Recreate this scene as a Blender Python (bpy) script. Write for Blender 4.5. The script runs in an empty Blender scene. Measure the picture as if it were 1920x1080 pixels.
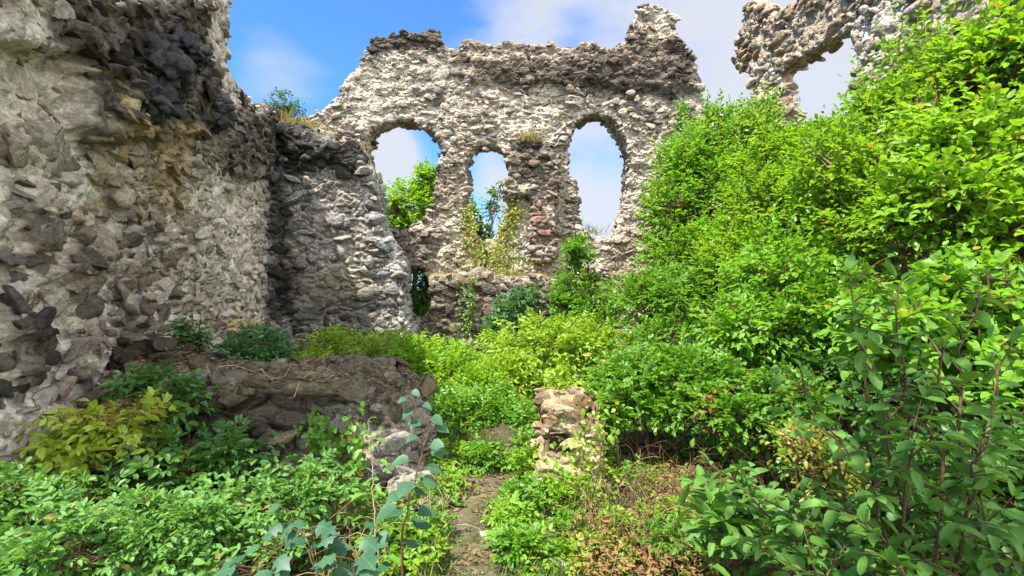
import bpy, bmesh, math
import numpy as np
from mathutils import Vector, Matrix

C = bpy.context.scene.collection
SC = bpy.context.scene
R = math.radians
PI = math.pi

# ------------------------------------------------------------------ camera, sky, sun, exposure
EYE = 1.65
FPX = 1000.0                         # focal length in photo pixels (1920 wide)
cam_d = bpy.data.cameras.new('camera'); cam = bpy.data.objects.new('camera', cam_d); C.objects.link(cam)
cam.location = (0, 0, EYE); cam.rotation_euler = (R(90), 0, 0)
cam_d.sensor_width = 36; cam_d.lens = 36 * FPX / 1920
cam_d.clip_start = 0.05; cam_d.clip_end = 3000
SC.camera = cam

SUN = Vector((-0.43, -0.37, 1.0)).normalized()
ELEV = math.asin(SUN.z); AZ = math.atan2(SUN.x, SUN.y)     # AZ clockwise from +Y
sun_d = bpy.data.lights.new('sun', 'SUN'); sun = bpy.data.objects.new('sun', sun_d); C.objects.link(sun)
sun_d.energy = 4.1; sun_d.angle = R(0.55); sun_d.color = (1.0, 0.955, 0.87)
sun.rotation_euler = SUN.to_track_quat('Z', 'Y').to_euler()
sun.location = (-20, -20, 40)

world = bpy.data.worlds.new('World'); SC.world = world; world.use_nodes = True
nt = world.node_tree; nt.nodes.clear()
def nn(nt, typ, **kw):
    n = nt.nodes.new(typ)
    for k, v in kw.items(): setattr(n, k, v)
    return n
out = nn(nt, 'ShaderNodeOutputWorld')
bg = nn(nt, 'ShaderNodeBackground'); bg.inputs['Strength'].default_value = 0.15
sky = nn(nt, 'ShaderNodeTexSky', sky_type='NISHITA', sun_disc=False)
sky.sun_elevation = ELEV; sky.sun_rotation = AZ
sky.altitude = 300; sky.air_density = 1.0; sky.dust_density = 0.6; sky.ozone_density = 1.6
tc = nn(nt, 'ShaderNodeTexCoord')
# cloud cover: broad veil thicker to the east (+X) and towards the horizon, with soft cumulus lumps
mp = nn(nt, 'ShaderNodeMapping'); mp.inputs['Scale'].default_value = (1.0, 1.0, 1.7); mp.inputs['Location'].default_value = (0.30, 0.0, 0.12)
nz = nn(nt, 'ShaderNodeTexNoise'); nz.inputs['Scale'].default_value = 2.3; nz.inputs['Detail'].default_value = 7; nz.inputs['Roughness'].default_value = 0.5; nz.inputs['Distortion'].default_value = 0.3
sep = nn(nt, 'ShaderNodeSeparateXYZ')
nt.links.new(tc.outputs['Generated'], mp.inputs['Vector']); nt.links.new(mp.outputs['Vector'], nz.inputs['Vector'])
nt.links.new(tc.outputs['Generated'], sep.inputs['Vector'])
def mth(nt, op, a, b=None, c=None, clamp=False):
    m = nn(nt, 'ShaderNodeMath', operation=op); m.use_clamp = clamp
    for i, v in enumerate((a, b, c)):
        if v is None: continue
        if hasattr(v, 'links') or hasattr(v, 'is_linked'): nt.links.new(v, m.inputs[i])
        else: m.inputs[i].default_value = v
    return m.outputs[0]
veil = mth(nt, 'MULTIPLY_ADD', sep.outputs['X'], 1.75, 0.46)
veil = mth(nt, 'ADD', veil, mth(nt, 'MULTIPLY', mth(nt, 'MAXIMUM', mth(nt, 'MULTIPLY', sep.outputs['Y'], -1.0), 0.0), 0.9))  # extra cloud behind the viewer, added for neutral fill
veil = mth(nt, 'SUBTRACT', veil, mth(nt, 'MULTIPLY', sep.outputs['Z'], 0.62))
dens = mth(nt, 'ADD', mth(nt, 'MULTIPLY', mth(nt, 'SUBTRACT', nz.outputs['Fac'], 0.5), 2.3), veil)
def cumulus(d0, r, k):                  # a single cloud standing in one part of the sky
    global dens
    v = Vector(d0).normalized(); ds = nn(nt, 'ShaderNodeVectorMath', operation='DISTANCE'); ds.inputs[1].default_value = v
    nt.links.new(tc.outputs['Generated'], ds.inputs[0])
    m = nn(nt, 'ShaderNodeMapRange', interpolation_type='SMOOTHSTEP'); nt.links.new(ds.outputs['Value'], m.inputs['Value'])
    for i, v_ in zip(('From Min', 'From Max', 'To Min', 'To Max'), (r, 0.0, 0.0, k)): m.inputs[i].default_value = v_
    dens = mth(nt, 'ADD', dens, m.outputs[0])
cumulus((-.255, 1, .235), .115, 1.5); cumulus((-.48, 1, .44), .16, .5)
cr = nn(nt, 'ShaderNodeValToRGB'); cr.color_ramp.interpolation = 'EASE'
cr.color_ramp.elements[0].position = 0.02; cr.color_ramp.elements[0].color = (0.0, 0.0, 0.0, 1)
cr.color_ramp.elements[1].position = 0.55; cr.color_ramp.elements[1].color = (0.92, 0.92, 0.92, 1)
nt.links.new(dens, cr.inputs['Fac'])
mixc = nn(nt, 'ShaderNodeMix', data_type='RGBA')
nt.links.new(cr.outputs['Color'], mixc.inputs[0])
tint = nn(nt, 'ShaderNodeMix', data_type='RGBA', blend_type='MULTIPLY'); tint.inputs[0].default_value = 1.0
tint.inputs[7].default_value = (0.25, 0.455, 0.76, 1)
nt.links.new(sky.outputs['Color'], tint.inputs[6])
# unseen clouds behind and right of the viewer, brightened as added fill for shaded faces
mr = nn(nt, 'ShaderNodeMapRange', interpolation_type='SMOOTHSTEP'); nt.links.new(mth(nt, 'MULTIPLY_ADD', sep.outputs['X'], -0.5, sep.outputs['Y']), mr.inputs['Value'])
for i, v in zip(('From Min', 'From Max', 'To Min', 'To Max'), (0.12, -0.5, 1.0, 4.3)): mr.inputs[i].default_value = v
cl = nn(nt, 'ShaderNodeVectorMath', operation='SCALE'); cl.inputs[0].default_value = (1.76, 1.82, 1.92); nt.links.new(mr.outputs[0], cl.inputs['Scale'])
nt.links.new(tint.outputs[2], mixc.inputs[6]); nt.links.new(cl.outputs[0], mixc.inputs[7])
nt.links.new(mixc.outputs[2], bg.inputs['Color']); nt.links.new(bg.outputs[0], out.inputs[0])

SC.view_settings.view_transform = 'Standard'; SC.view_settings.look = 'None'
SC.view_settings.exposure = 1.6; SC.view_settings.gamma = 1
SC.cycles.max_bounces = 6; SC.cycles.transmission_bounces = 4; SC.cycles.diffuse_bounces = 4

# ------------------------------------------------------------------ helpers
def tag(o, label=None, cat=None, group=None, kind=None):
    if label: o['label'] = label
    if cat: o['category'] = cat
    if group: o['group'] = group
    if kind: o['kind'] = kind
    return o
def empty(name, loc=(0, 0, 0)):
    o = bpy.data.objects.new(name, None); C.objects.link(o); o.location = loc; o.empty_display_size = 0.2
    return o
def adopt(ch, par):
    ch.parent = par; ch.matrix_parent_inverse = Matrix.Translation(-Vector(par.location))
    return ch
def Wp(px, py, Y):                     # point at depth Y seen at this place of the photo
    return np.array([(px - 960) / FPX * Y, Y, EYE + (540 - py) / FPX * Y])
def raw_mesh(name, V, starts, totals, loops, mat, parent=None, smooth=False, attrs=None):
    me = bpy.data.meshes.new(name)
    V = np.asarray(V, dtype=np.float32)
    off = np.array(parent.location, dtype=np.float32) if parent is not None else None
    if off is not None: V = V - off
    me.vertices.add(len(V)); me.vertices.foreach_set('co', V.ravel())
    me.loops.add(len(loops)); me.loops.foreach_set('vertex_index', np.asarray(loops, dtype=np.int32))
    me.polygons.add(len(starts)); me.polygons.foreach_set('loop_start', np.asarray(starts, dtype=np.int32))
    me.update(calc_edges=True)
    for k, (typ, a) in (attrs or {}).items():
        at = me.attributes.new(k, typ, 'POINT')
        a = np.asarray(a, dtype=np.float32)
        if typ == 'FLOAT': at.data.foreach_set('value', a.ravel())
        elif typ == 'FLOAT_VECTOR': at.data.foreach_set('vector', a.ravel())
        elif typ == 'FLOAT_COLOR':
            if a.shape[1] == 3: a = np.concatenate([a, np.ones((len(a), 1), np.float32)], 1)
            at.data.foreach_set('color', a.ravel())
    if smooth: me.polygons.foreach_set('use_smooth', np.ones(len(starts), dtype=bool))
    me.materials.append(mat)
    o = bpy.data.objects.new(name, me); C.objects.link(o)
    if parent is not None: o.parent = parent
    return o
def quads_mesh(name, V, F, mat, parent=None, **kw):
    F = np.asarray(F, dtype=np.int32); n, k = F.shape
    return raw_mesh(name, V, np.arange(n) * k, np.full(n, k), F.ravel(), mat, parent, **kw)

def _h(i, j, k, s):
    with np.errstate(over='ignore'):
        h = (i.astype(np.uint32) * np.uint32(0x8da6b343)) ^ (j.astype(np.uint32) * np.uint32(0xd8163841)) ^ (k.astype(np.uint32) * np.uint32(0xcb1ab31f)) ^ np.uint32((s * 0x9e3779b1) & 0xffffffff)
        h ^= h >> np.uint32(15); h *= np.uint32(0x2c1b3c6d); h ^= h >> np.uint32(12); h *= np.uint32(0x297a2d39); h ^= h >> np.uint32(15)
    return h.astype(np.float64) / 4294967295.0
def hsh(I, s):
    I = I.astype(np.int64)
    return _h(I[:, 0], I[:, 1], I[:, 2], s)
def vnoise(P, s=0):
    I = np.floor(P); f = P - I; f = f * f * (3 - 2 * f); out = 0
    for dx in (0, 1):
        for dy in (0, 1):
            for dz in (0, 1):
                w = (f[:, 0] if dx else 1 - f[:, 0]) * (f[:, 1] if dy else 1 - f[:, 1]) * (f[:, 2] if dz else 1 - f[:, 2])
                out = out + w * hsh(I + np.array([dx, dy, dz]), s)
    return out
def fbm(P, s=0, o=4):
    a, t, r = 0.5, 0, 0
    for k in range(o):
        r = r + a * vnoise(P * (2 ** k) + 17.3 * k, s + k); t += a; a *= 0.5
    return r / t
def voro(P, s, jit=0.9):
    I = np.floor(P); n = len(P)
    F1 = np.full(n, 9.0); F2 = np.full(n, 9.0); ID = np.zeros((n, 3)); OF = np.zeros((n, 3))
    for dx in (-1, 0, 1):
        for dy in (-1, 0, 1):
            for dz in (-1, 0, 1):
                J = I + np.array([dx, dy, dz])
                Q = J + 0.5 + jit * (np.stack([hsh(J, s), hsh(J, s + 1), hsh(J, s + 2)], 1) - 0.5)
                D = P - Q; d = np.sqrt((D * D).sum(1))
                b = d < F1
                F2 = np.where(b, F1, np.minimum(F2, d)); F1 = np.where(b, d, F1)
                ID[b] = J[b]; OF[b] = D[b]
    return F1, F2, ID, OF
def sstep(a, b, x):
    t = np.clip((x - a) / (b - a), 0, 1); return t * t * (3 - 2 * t)
def poly_in(px, py, poly):             # signed distance (positive inside), photo pixels
    poly = np.array(poly, float); n = len(px); d = np.full(n, 1e9); ins = np.zeros(n, bool)
    for i in range(len(poly)):
        a = poly[i]; b = poly[(i + 1) % len(poly)]; e = b - a
        t = np.clip(((px - a[0]) * e[0] + (py - a[1]) * e[1]) / (e @ e + 1e-9), 0, 1)
        d = np.minimum(d, np.hypot(px - a[0] - t * e[0], py - a[1] - t * e[1]))
        c = ((a[1] > py) != (b[1] > py)) & (px < (b[0] - a[0]) * (py - a[1]) / (b[1] - a[1] + 1e-12) + a[0])
        ins ^= c
    return np.where(ins, d, -d)

# ------------------------------------------------------------------ materials
def base_mat(name):
    m = bpy.data.materials.new(name); m.use_nodes = True
    return m, m.node_tree, m.node_tree.nodes['Principled BSDF']
def stone_mat(name, bump=0.6, fine=1.0, pit=0.5):
    m, nt, b = base_mat(name)
    col = nn(nt, 'ShaderNodeAttribute', attribute_name='col')
    geo = nn(nt, 'ShaderNodeNewGeometry')
    n1 = nn(nt, 'ShaderNodeTexNoise'); n1.inputs['Scale'].default_value = 14 * fine; n1.inputs['Detail'].default_value = 8; n1.inputs['Roughness'].default_value = 0.68
    nt.links.new(geo.outputs['Position'], n1.inputs['Vector'])
    n2 = nn(nt, 'ShaderNodeTexNoise'); n2.inputs['Scale'].default_value = 55 * fine; n2.inputs['Detail'].default_value = 5; n2.inputs['Roughness'].default_value = 0.7
    nt.links.new(geo.outputs['Position'], n2.inputs['Vector'])
    v = nn(nt, 'ShaderNodeTexVoronoi', feature='F1'); v.inputs['Scale'].default_value = 15 * fine
    mpv = nn(nt, 'ShaderNodeMapping'); mpv.inputs['Scale'].default_value = (1, 1, 1.7)
    mixv = nn(nt, 'ShaderNodeMix', data_type='VECTOR'); mixv.inputs[0].default_value = 0.06
    nt.links.new(geo.outputs['Position'], mixv.inputs[4]); nt.links.new(n1.outputs['Color'], mixv.inputs[5])
    nt.links.new(mixv.outputs[1], mpv.inputs['Vector']); nt.links.new(mpv.outputs['Vector'], v.inputs['Vector'])
    f = mth(nt, 'MULTIPLY_ADD', n1.outputs['Fac'], 1.5, 0.25)
    f2 = mth(nt, 'MULTIPLY_ADD', n2.outputs['Fac'], 0.9, 0.55)
    f = mth(nt, 'MULTIPLY', f, f2)
    sp = nn(nt, 'ShaderNodeSeparateColor'); nt.links.new(v.outputs['Color'], sp.inputs[0])
    f = mth(nt, 'MULTIPLY', f, mth(nt, 'MULTIPLY_ADD', sp.outputs[0], 0.5, 0.75))
    mul = nn(nt, 'ShaderNodeVectorMath', operation='SCALE')
    nt.links.new(col.outputs['Color'], mul.inputs[0]); nt.links.new(f, mul.inputs['Scale'])
    nt.links.new(mul.outputs[0], b.inputs['Base Color'])
    b.inputs['Roughness'].default_value = 0.92; b.inputs['Specular IOR Level'].default_value = 0.2
    h = mth(nt, 'ADD', mth(nt, 'MULTIPLY', n1.outputs['Fac'], 0.8), mth(nt, 'MULTIPLY', n2.outputs['Fac'], 0.3))
    h = mth(nt, 'SUBTRACT', h, mth(nt, 'MULTIPLY', v.outputs['Distance'], pit))
    h = mth(nt, 'ADD', h, mth(nt, 'MULTIPLY', sp.outputs[1], 0.35 * pit))
    bp = nn(nt, 'ShaderNodeBump'); bp.inputs['Strength'].default_value = bump; bp.inputs['Distance'].default_value = 0.06 / fine
    nt.links.new(h, bp.inputs['Height']); nt.links.new(bp.outputs[0], b.inputs['Normal'])
    return m
M_WALL = stone_mat('rubble_masonry', 0.75, 1.0, 0.7)
M_NEAR = stone_mat('near_rubble_masonry', 0.7, 1.6, 0.5)
M_SOOT = stone_mat('blackened_stone', 0.6, 1.3, 0.4)

def leaf_mat(name, a, b_, dry=None, dryamt=0.0, trans=0.34, rough=0.42, vein=0.35, spec=0.4):
    m, nt, b = base_mat(name)
    rn = nn(nt, 'ShaderNodeAttribute', attribute_name='rnd')
    lt = nn(nt, 'ShaderNodeAttribute', attribute_name='lt')
    mx = nn(nt, 'ShaderNodeMix', data_type='RGBA'); mx.inputs[6].default_value = (*a, 1); mx.inputs[7].default_value = (*b_, 1)
    nt.links.new(rn.outputs['Fac'], mx.inputs[0]); colr = mx.outputs[2]
    if dry:
        m2 = nn(nt, 'ShaderNodeMix', data_type='RGBA'); m2.inputs[7].default_value = (*dry, 1)
        g = mth(nt, 'GREATER_THAN', mth(nt, 'FRACT', mth(nt, 'MULTIPLY', rn.outputs['Fac'], 37.7)), 1 - dryamt)
        nt.links.new(g, m2.inputs[0]); nt.links.new(colr, m2.inputs[6]); colr = m2.outputs[2]
    if vein:
        sx = nn(nt, 'ShaderNodeSeparateXYZ'); nt.links.new(lt.outputs['Vector'], sx.inputs[0])
        ab = mth(nt, 'ABSOLUTE', sx.outputs[1])
        mid = mth(nt, 'LESS_THAN', ab, 0.07)
        wv = mth(nt, 'SINE', mth(nt, 'MULTIPLY', mth(nt, 'SUBTRACT', sx.outputs[0], mth(nt, 'MULTIPLY', ab, 0.28)), 50.0))
        wv = mth(nt, 'GREATER_THAN', wv, 0.86)
        vv = mth(nt, 'MULTIPLY', mth(nt, 'MAXIMUM', mid, mth(nt, 'MULTIPLY', wv, 0.6)), vein)
        m3 = nn(nt, 'ShaderNodeMix', data_type='RGBA'); m3.inputs[7].default_value = (a[0] * 1.7 + .05, a[1] * 1.5 + .05, a[2] * 1.5 + .03, 1)
        nt.links.new(vv, m3.inputs[0]); nt.links.new(colr, m3.inputs[6]); colr = m3.outputs[2]
    geo = nn(nt, 'ShaderNodeNewGeometry')
    n1 = nn(nt, 'ShaderNodeTexNoise'); n1.inputs['Scale'].default_value = 22; n1.inputs['Detail'].default_value = 3
    nt.links.new(geo.outputs['Position'], n1.inputs['Vector'])
    sc_ = nn(nt, 'ShaderNodeVectorMath', operation='SCALE'); nt.links.new(colr, sc_.inputs[0])
    nt.links.new(mth(nt, 'MULTIPLY_ADD', n1.outputs['Fac'], 0.7, 0.65), sc_.inputs['Scale']); colr = sc_.outputs[0]
    nt.links.new(colr, b.inputs['Base Color'])
    b.inputs['Roughness'].default_value = rough; b.inputs['Specular IOR Level'].default_value = spec
    tr = nn(nt, 'ShaderNodeBsdfTranslucent')
    tcx = nn(nt, 'ShaderNodeMix', data_type='RGBA', blend_type='MULTIPLY'); tcx.inputs[0].default_value = 1; tcx.inputs[7].default_value = (1.9, 1.8, 0.8, 1)
    nt.links.new(colr, tcx.inputs[6]); nt.links.new(tcx.outputs[2], tr.inputs['Color'])
    ms = nn(nt, 'ShaderNodeMixShader'); ms.inputs[0].default_value = trans
    nt.links.new(b.outputs[0], ms.inputs[1]); nt.links.new(tr.outputs[0], ms.inputs[2])
    nt.links.new(ms.outputs[0], nt.nodes['Material Output'].inputs['Surface'])
    return m
def plain_mat(name, a, b_, scale=8, rough=0.9, bump=0.3, dist=0.02):
    m, nt, b = base_mat(name)
    geo = nn(nt, 'ShaderNodeNewGeometry')
    n1 = nn(nt, 'ShaderNodeTexNoise'); n1.inputs['Scale'].default_value = scale; n1.inputs['Detail'].default_value = 8; n1.inputs['Roughness'].default_value = 0.65
    nt.links.new(geo.outputs['Position'], n1.inputs['Vector'])
    cr = nn(nt, 'ShaderNodeValToRGB'); cr.color_ramp.elements[0].position = 0.3; cr.color_ramp.elements[1].position = 0.7
    cr.color_ramp.elements[0].color = (*a, 1); cr.color_ramp.elements[1].color = (*b_, 1)
    nt.links.new(n1.outputs['Fac'], cr.inputs['Fac']); nt.links.new(cr.outputs['Color'], b.inputs['Base Color'])
    b.inputs['Roughness'].default_value = rough; b.inputs['Specular IOR Level'].default_value = 0.2
    bp = nn(nt, 'ShaderNodeBump'); bp.inputs['Strength'].default_value = bump; bp.inputs['Distance'].default_value = dist
    nt.links.new(n1.outputs['Fac'], bp.inputs['Height']); nt.links.new(bp.outputs[0], b.inputs['Normal'])
    return m
M_BARK = plain_mat('brown_bark', (.035, .024, .015), (.12, .085, .05), 40)
M_TWIG = plain_mat('reddish_twig', (.07, .035, .018), (.17, .10, .05), 30)
M_PALE = plain_mat('pale_dry_stem', (.20, .13, .07), (.38, .28, .16), 30)
M_SOIL = plain_mat('dark_soil', (.025, .02, .012), (.09, .07, .04), 3.5, bump=.8, dist=.05)
M_PATH = plain_mat('trodden_dirt', (.05, .04, .025), (.15, .12, .072), 9, bump=.8, dist=.04)

G_BRIGHT = leaf_mat('bright_green_leaf', (.125, .27, .012), (.205, .35, .022), (.30, .22, .03), .015, .43)
G_FRESH = leaf_mat('fresh_green_leaf', (.095, .245, .014), (.18, .335, .03), (.32, .25, .05), .02, .42)
G_MID = leaf_mat('mid_green_leaf', (.075, .20, .014), (.135, .275, .022), (.28, .19, .03), .015, .40)
G_LIME = leaf_mat('yellow_green_leaf', (.165, .295, .018), (.25, .365, .032), (.33, .24, .04), .02, .36)
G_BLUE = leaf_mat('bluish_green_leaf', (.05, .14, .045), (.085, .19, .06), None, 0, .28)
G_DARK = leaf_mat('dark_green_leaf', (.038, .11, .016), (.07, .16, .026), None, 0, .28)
G_SHINE = leaf_mat('broad_dark_leaf', (.06, .16, .018), (.115, .235, .035), None, 0, .27, .6, .25, .25)
G_CLIMB = leaf_mat('climber_leaf', (.03, .09, .042), (.05, .125, .055), None, 0, .25, .5, .3, .35)
G_SHEEN = leaf_mat('elder_green_leaf', (.06, .165, .028), (.135, .27, .05), (.28, .22, .05), .02, .34, .5, .35, .3)
G_ELDER = leaf_mat('elder_leaf', (.25, .34, .03), (.33, .39, .06), (.34, .22, .04), .03, .42)
G_YEL = leaf_mat('yellowing_leaf', (.20, .25, .03), (.28, .27, .04), (.30, .2, .03), .10, .34)
G_VINE = leaf_mat('olive_vine_leaf', (.15, .24, .016), (.25, .28, .025), (.30, .15, .03), .12, .3)
G_DRY = leaf_mat('straw_blade', (.30, .22, .09), (.20, .20, .05), None, 0, .25, .7, 0)
G_GRASS = leaf_mat('grass_blade', (.06, .14, .015), (.12, .19, .03), (.26, .2, .08), .12, .3, .6, 0)
G_BRONZE = leaf_mat('bronze_seed_head', (.20, .14, .035), (.30, .20, .06), (.16, .07, .03), .3, .25, .6, 0)
G_WITHER = leaf_mat('withered_leaf', (.17, .085, .03), (.26, .17, .06), (.30, .12, .04), .15, .2, .8, 0)
G_LITTER = leaf_mat('brown_dead_leaf', (.13, .075, .035), (.22, .15, .08), None, 0, .15, .8, 0)
G_RUST = leaf_mat('rusty_dead_leaf', (.34, .13, .03), (.24, .10, .03), None, 0, .25, .7, 0)

# ------------------------------------------------------------------ masonry builder
def prism(outline, holes, n0, n1, O, U, N):
    """outline in (u, z); solid between offsets n0 and n1 along N."""
    cu = bpy.data.curves.new('outline', 'CURVE'); cu.dimensions = '2D'; cu.fill_mode = 'BOTH'; cu.extrude = abs(n1 - n0) / 2
    for pts in [outline] + list(holes):
        s = cu.splines.new('POLY'); s.points.add(len(pts) - 1); s.use_cyclic_u = True
        for i, (u, z) in enumerate(pts): s.points[i].co = (u, z, 0, 1)
    o = bpy.data.objects.new('outline', cu); C.objects.link(o)
    me = bpy.data.meshes.new_from_object(o)
    bm = bmesh.new(); bm.from_mesh(me); bmesh.ops.remove_doubles(bm, verts=bm.verts, dist=1e-4)
    O, U, N = Vector(O), Vector(U), Vector(N); nm = (n0 + n1) / 2
    V = [tuple(O + U * v.co.x + Vector((0, 0, v.co.y)) + N * (v.co.z + nm)) for v in bm.verts]
    F = [[v.index for v in f.verts] for f in bm.faces]
    bm.free(); bpy.data.objects.remove(o); bpy.data.curves.remove(cu); bpy.data.meshes.remove(me)
    return V, F
def blob(c, r, rot=0, seg=2):
    bm = bmesh.new(); bmesh.ops.create_icosphere(bm, subdivisions=seg, radius=1)
    M = Matrix.Translation(Vector(c)) @ Matrix.Rotation(rot, 4, 'Y') @ Matrix.Diagonal((*r, 1))
    V = [tuple(M @ v.co) for v in bm.verts]; F = [[v.index for v in f.verts] for f in bm.faces]; bm.free()
    return V, F
def lin(c): return np.array(c, float)
MORTAR = lin((.50, .42, .31))
STONES = [lin(c) for c in ((.20, .165, .125), (.29, .24, .18), (.38, .32, .24), (.13, .112, .092), (.26, .195, .135), (.44, .37, .28), (.20, .18, .155))]
def stone_shapes(k, seg, seed):
    rng = np.random.default_rng(seed); out = []
    bm = bmesh.new(); bmesh.ops.create_icosphere(bm, subdivisions=seg, radius=1)
    S0 = np.array([v.co[:] for v in bm.verts]); F0 = np.array([[v.index for v in f.verts] for f in bm.faces]); bm.free()
    for i in range(k):
        P = S0 * 1.0
        nrm = rng.normal(size=(11, 3)); nrm /= np.linalg.norm(nrm, axis=1, keepdims=True)
        nrm = np.concatenate([nrm, [[rng.normal() * .25, rng.normal() * .25, 1]]]); nrm[-1] /= np.linalg.norm(nrm[-1])
        for a, b in zip(nrm, np.append(rng.uniform(.32, .72, 11), rng.uniform(.32, .66))): P = P - a * np.maximum(P @ a - b, 0)[:, None]
        P = P * (1 + .16 * (fbm(P * 2.1 + i * 5.3, seed + i, 3) - .5))[:, None]
        out.append(P)
    return np.array(out), F0
SHAPES = {2: stone_shapes(28, 2, 5), 3: stone_shapes(28, 3, 6)}
def stud(P, Nn, cover, n, smin, smax, seed, aspect=(.45, .8)):
    """choose where single stones sit in the face: big ones first, never two in one place"""
    rng = np.random.default_rng(seed)
    face = ((np.array([0, 0, EYE]) - P) * Nn).sum(1) / (np.linalg.norm(P - [0, 0, EYE], axis=1)) > -.25
    p = face * (.12 + (1 - cover)); p /= p.sum()
    cand = rng.choice(len(P), min(n * 5, (p > 0).sum()), replace=False, p=p)
    size = np.sort(smin + (smax - smin) * rng.random(len(cand)) ** 2.2)[::-1]
    grid, sel = {}, []
    g = smax
    for c, w in zip(cand, size):
        x = P[c]; k = (int(x[0] // g), int(x[1] // g), int(x[2] // g)); ok = True
        for dx in (-1, 0, 1):
            for dy in (-1, 0, 1):
                for dz in (-1, 0, 1):
                    for (q, v) in grid.get((k[0] + dx, k[1] + dy, k[2] + dz), ()):
                        e = x - q
                        if e[0] * e[0] + e[1] * e[1] + (1.8 * e[2]) ** 2 < (.41 * (w + v)) ** 2: ok = False; break
                    if not ok: break
                if not ok: break
            if not ok: break
        if ok:
            grid.setdefault(k, []).append((x, w)); sel.append((c, w))
            if len(sel) >= n: break
    idx = np.array([a for a, _ in sel]); w = np.array([b for _, b in sel])
    return idx, w, rng
def rubble(name, solids, mat, parent, vox, size=(.34, .34, .20), amp=.07, tilt=.5, deep=.06, mort=.45, seed=1, blots=(), push=(), pal=None, mortar=None, rough=.03, shade=1.0, round_=4, flake=.04, jnt=.07, studs=None, bare=()):
    """solids are merged, remeshed finely, and every stone of a 3D cell pattern is pushed in or out, tilted and coloured."""
    V, F = [], []
    for v, f in solids:
        k = len(V); V += v; F += [[i + k for i in q] for q in f]
    me = bpy.data.meshes.new('tmp'); me.from_pydata(V, [], F); o = bpy.data.objects.new('tmp', me); C.objects.link(o)
    bm = bmesh.new(); bm.from_mesh(me); bmesh.ops.recalc_face_normals(bm, faces=bm.faces); bm.to_mesh(me); bm.free()
    md = o.modifiers.new('r', 'REMESH'); md.mode = 'VOXEL'; md.voxel_size = vox
    if round_:
        sm = o.modifiers.new('s', 'SMOOTH'); sm.iterations = int(round_); sm.factor = 0.5
    dg = bpy.context.evaluated_depsgraph_get(); ev = o.evaluated_get(dg)
    m2 = bpy.data.meshes.new_from_object(ev, depsgraph=dg)
    n = len(m2.vertices); P = np.empty(n * 3); m2.vertices.foreach_get('co', P); P = P.reshape(-1, 3)
    Nn = np.empty(n * 3, np.float32); m2.vertex_normals.foreach_get('vector', Nn); Nn = Nn.reshape(-1, 3).astype(float)
    ls = np.empty(len(m2.polygons), np.int32); m2.polygons.foreach_get('loop_start', ls)
    lt = np.empty(len(m2.polygons), np.int32); m2.polygons.foreach_get('loop_total', lt)
    lv = np.empty(len(m2.loops), np.int32); m2.loops.foreach_get('vertex_index', lv)
    bpy.data.objects.remove(o); bpy.data.meshes.remove(me); bpy.data.meshes.remove(m2)
    S = np.array(size)
    Wn = np.stack([fbm(P * 1.9, seed + 40, 3), fbm(P * 1.9 + 9, seed + 41, 3), fbm(P * 1.9 + 5, seed + 42, 3)], 1) - .5
    Q = P / S + Wn * .9
    # a second, smaller size of stone in patches
    F1, F2, ID, OF = voro(Q, seed); f1, f2, id_, of = voro(Q * 1.9 + 3.7, seed + 7)
    big = fbm(P * .9, seed + 20, 3) + .25 * (hsh(ID, seed + 60) - .5) > .50
    e = np.where(big, (F2 - F1), (f2 - f1) * .8)
    OFs = np.where(big[:, None], OF, of / 1.9)
    ID = np.where(big[:, None], ID, id_ + 1000)
    r1, r2, r3, r4, r5 = (hsh(ID, seed + 10 + k) for k in range(5))
    body = sstep(jnt, jnt + .10, e)
    mm = fbm(P * 1.3, seed + 25, 4)                                    # where mortar covers the stones
    cover = sstep(mort + .10, mort - .06, mm + .20 * (r4 - .5))        # 1 = mortar smeared over the stone
    px = 960 + FPX * P[:, 0] / np.maximum(P[:, 1], .3); py = 540 - FPX * (P[:, 2] - EYE) / np.maximum(P[:, 1], .3)
    wob = fbm(P * 1.6, seed + 50, 4) - .5
    for poly, soft in bare: cover = cover * (1 - .92 * sstep(-soft, soft, poly_in(px, py, poly) + wob * soft * 4))   # courses where the stones stand free of mortar
    G = np.stack([r1, r2, r3], 1) - .5; G[:, 2] -= .42
    lean = (OFs * G).sum(1) * tilt
    d = body * (deep + amp * (r5 - .25) * 1.5 + amp * 1.6 * lean) - deep * .55
    fr = (fbm(P * 7, seed + 33, 3) - .5)
    dm = (fbm(P * 4.5, seed + 30, 4) - .5) * amp * 2.2 + (r5 - .5) * amp * .5 * body
    d = d * (1 - .72 * cover) + dm * (.35 + .6 * cover) + fr * rough * 1.5
    saw = P[:, 2] / (size[2] * .62) + 3.2 * fbm(P * np.array([2.2, 2.2, 1.0]), seed + 37, 3) + 5.0 * vnoise(P * np.array([4.5, 4.5, .8]), seed + 39)
    saw = saw - np.floor(saw)                                            # broken ledges of mortar: each flake stands out at its lower edge
    d += (sstep(1.0, .0, saw) * sstep(0, .12, saw) - .35) * flake * (1 - .75 * body * (1 - cover)) * (.4 + 1.2 * vnoise(P * 2.5, seed + 38))
    d += (fbm(P * .7, seed + 36, 2) - .5) * .12
    wob2 = (fbm(P * 6, seed + 51, 3) - .5) + .5 * (r3 - .5)
    for poly, depth, soft in push:
        d += depth * sstep(-soft, soft, poly_in(px, py, poly) + wob * soft * 3 + wob2 * soft * .8)
    pal = pal or STONES; mortar = MORTAR if mortar is None else lin(mortar)
    idx = np.minimum((r1 * len(pal)).astype(int), len(pal) - 1)
    sc_ = np.array(pal)[idx] * (.72 + .56 * r2[:, None]) * shade
    mc = mortar * (.75 + .55 * fbm(P * 3, seed + 55, 4))[:, None] * shade
    stone_w = body * (1 - .80 * cover)
    colr = mc * (1 - stone_w[:, None]) + sc_ * stone_w[:, None]
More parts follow.
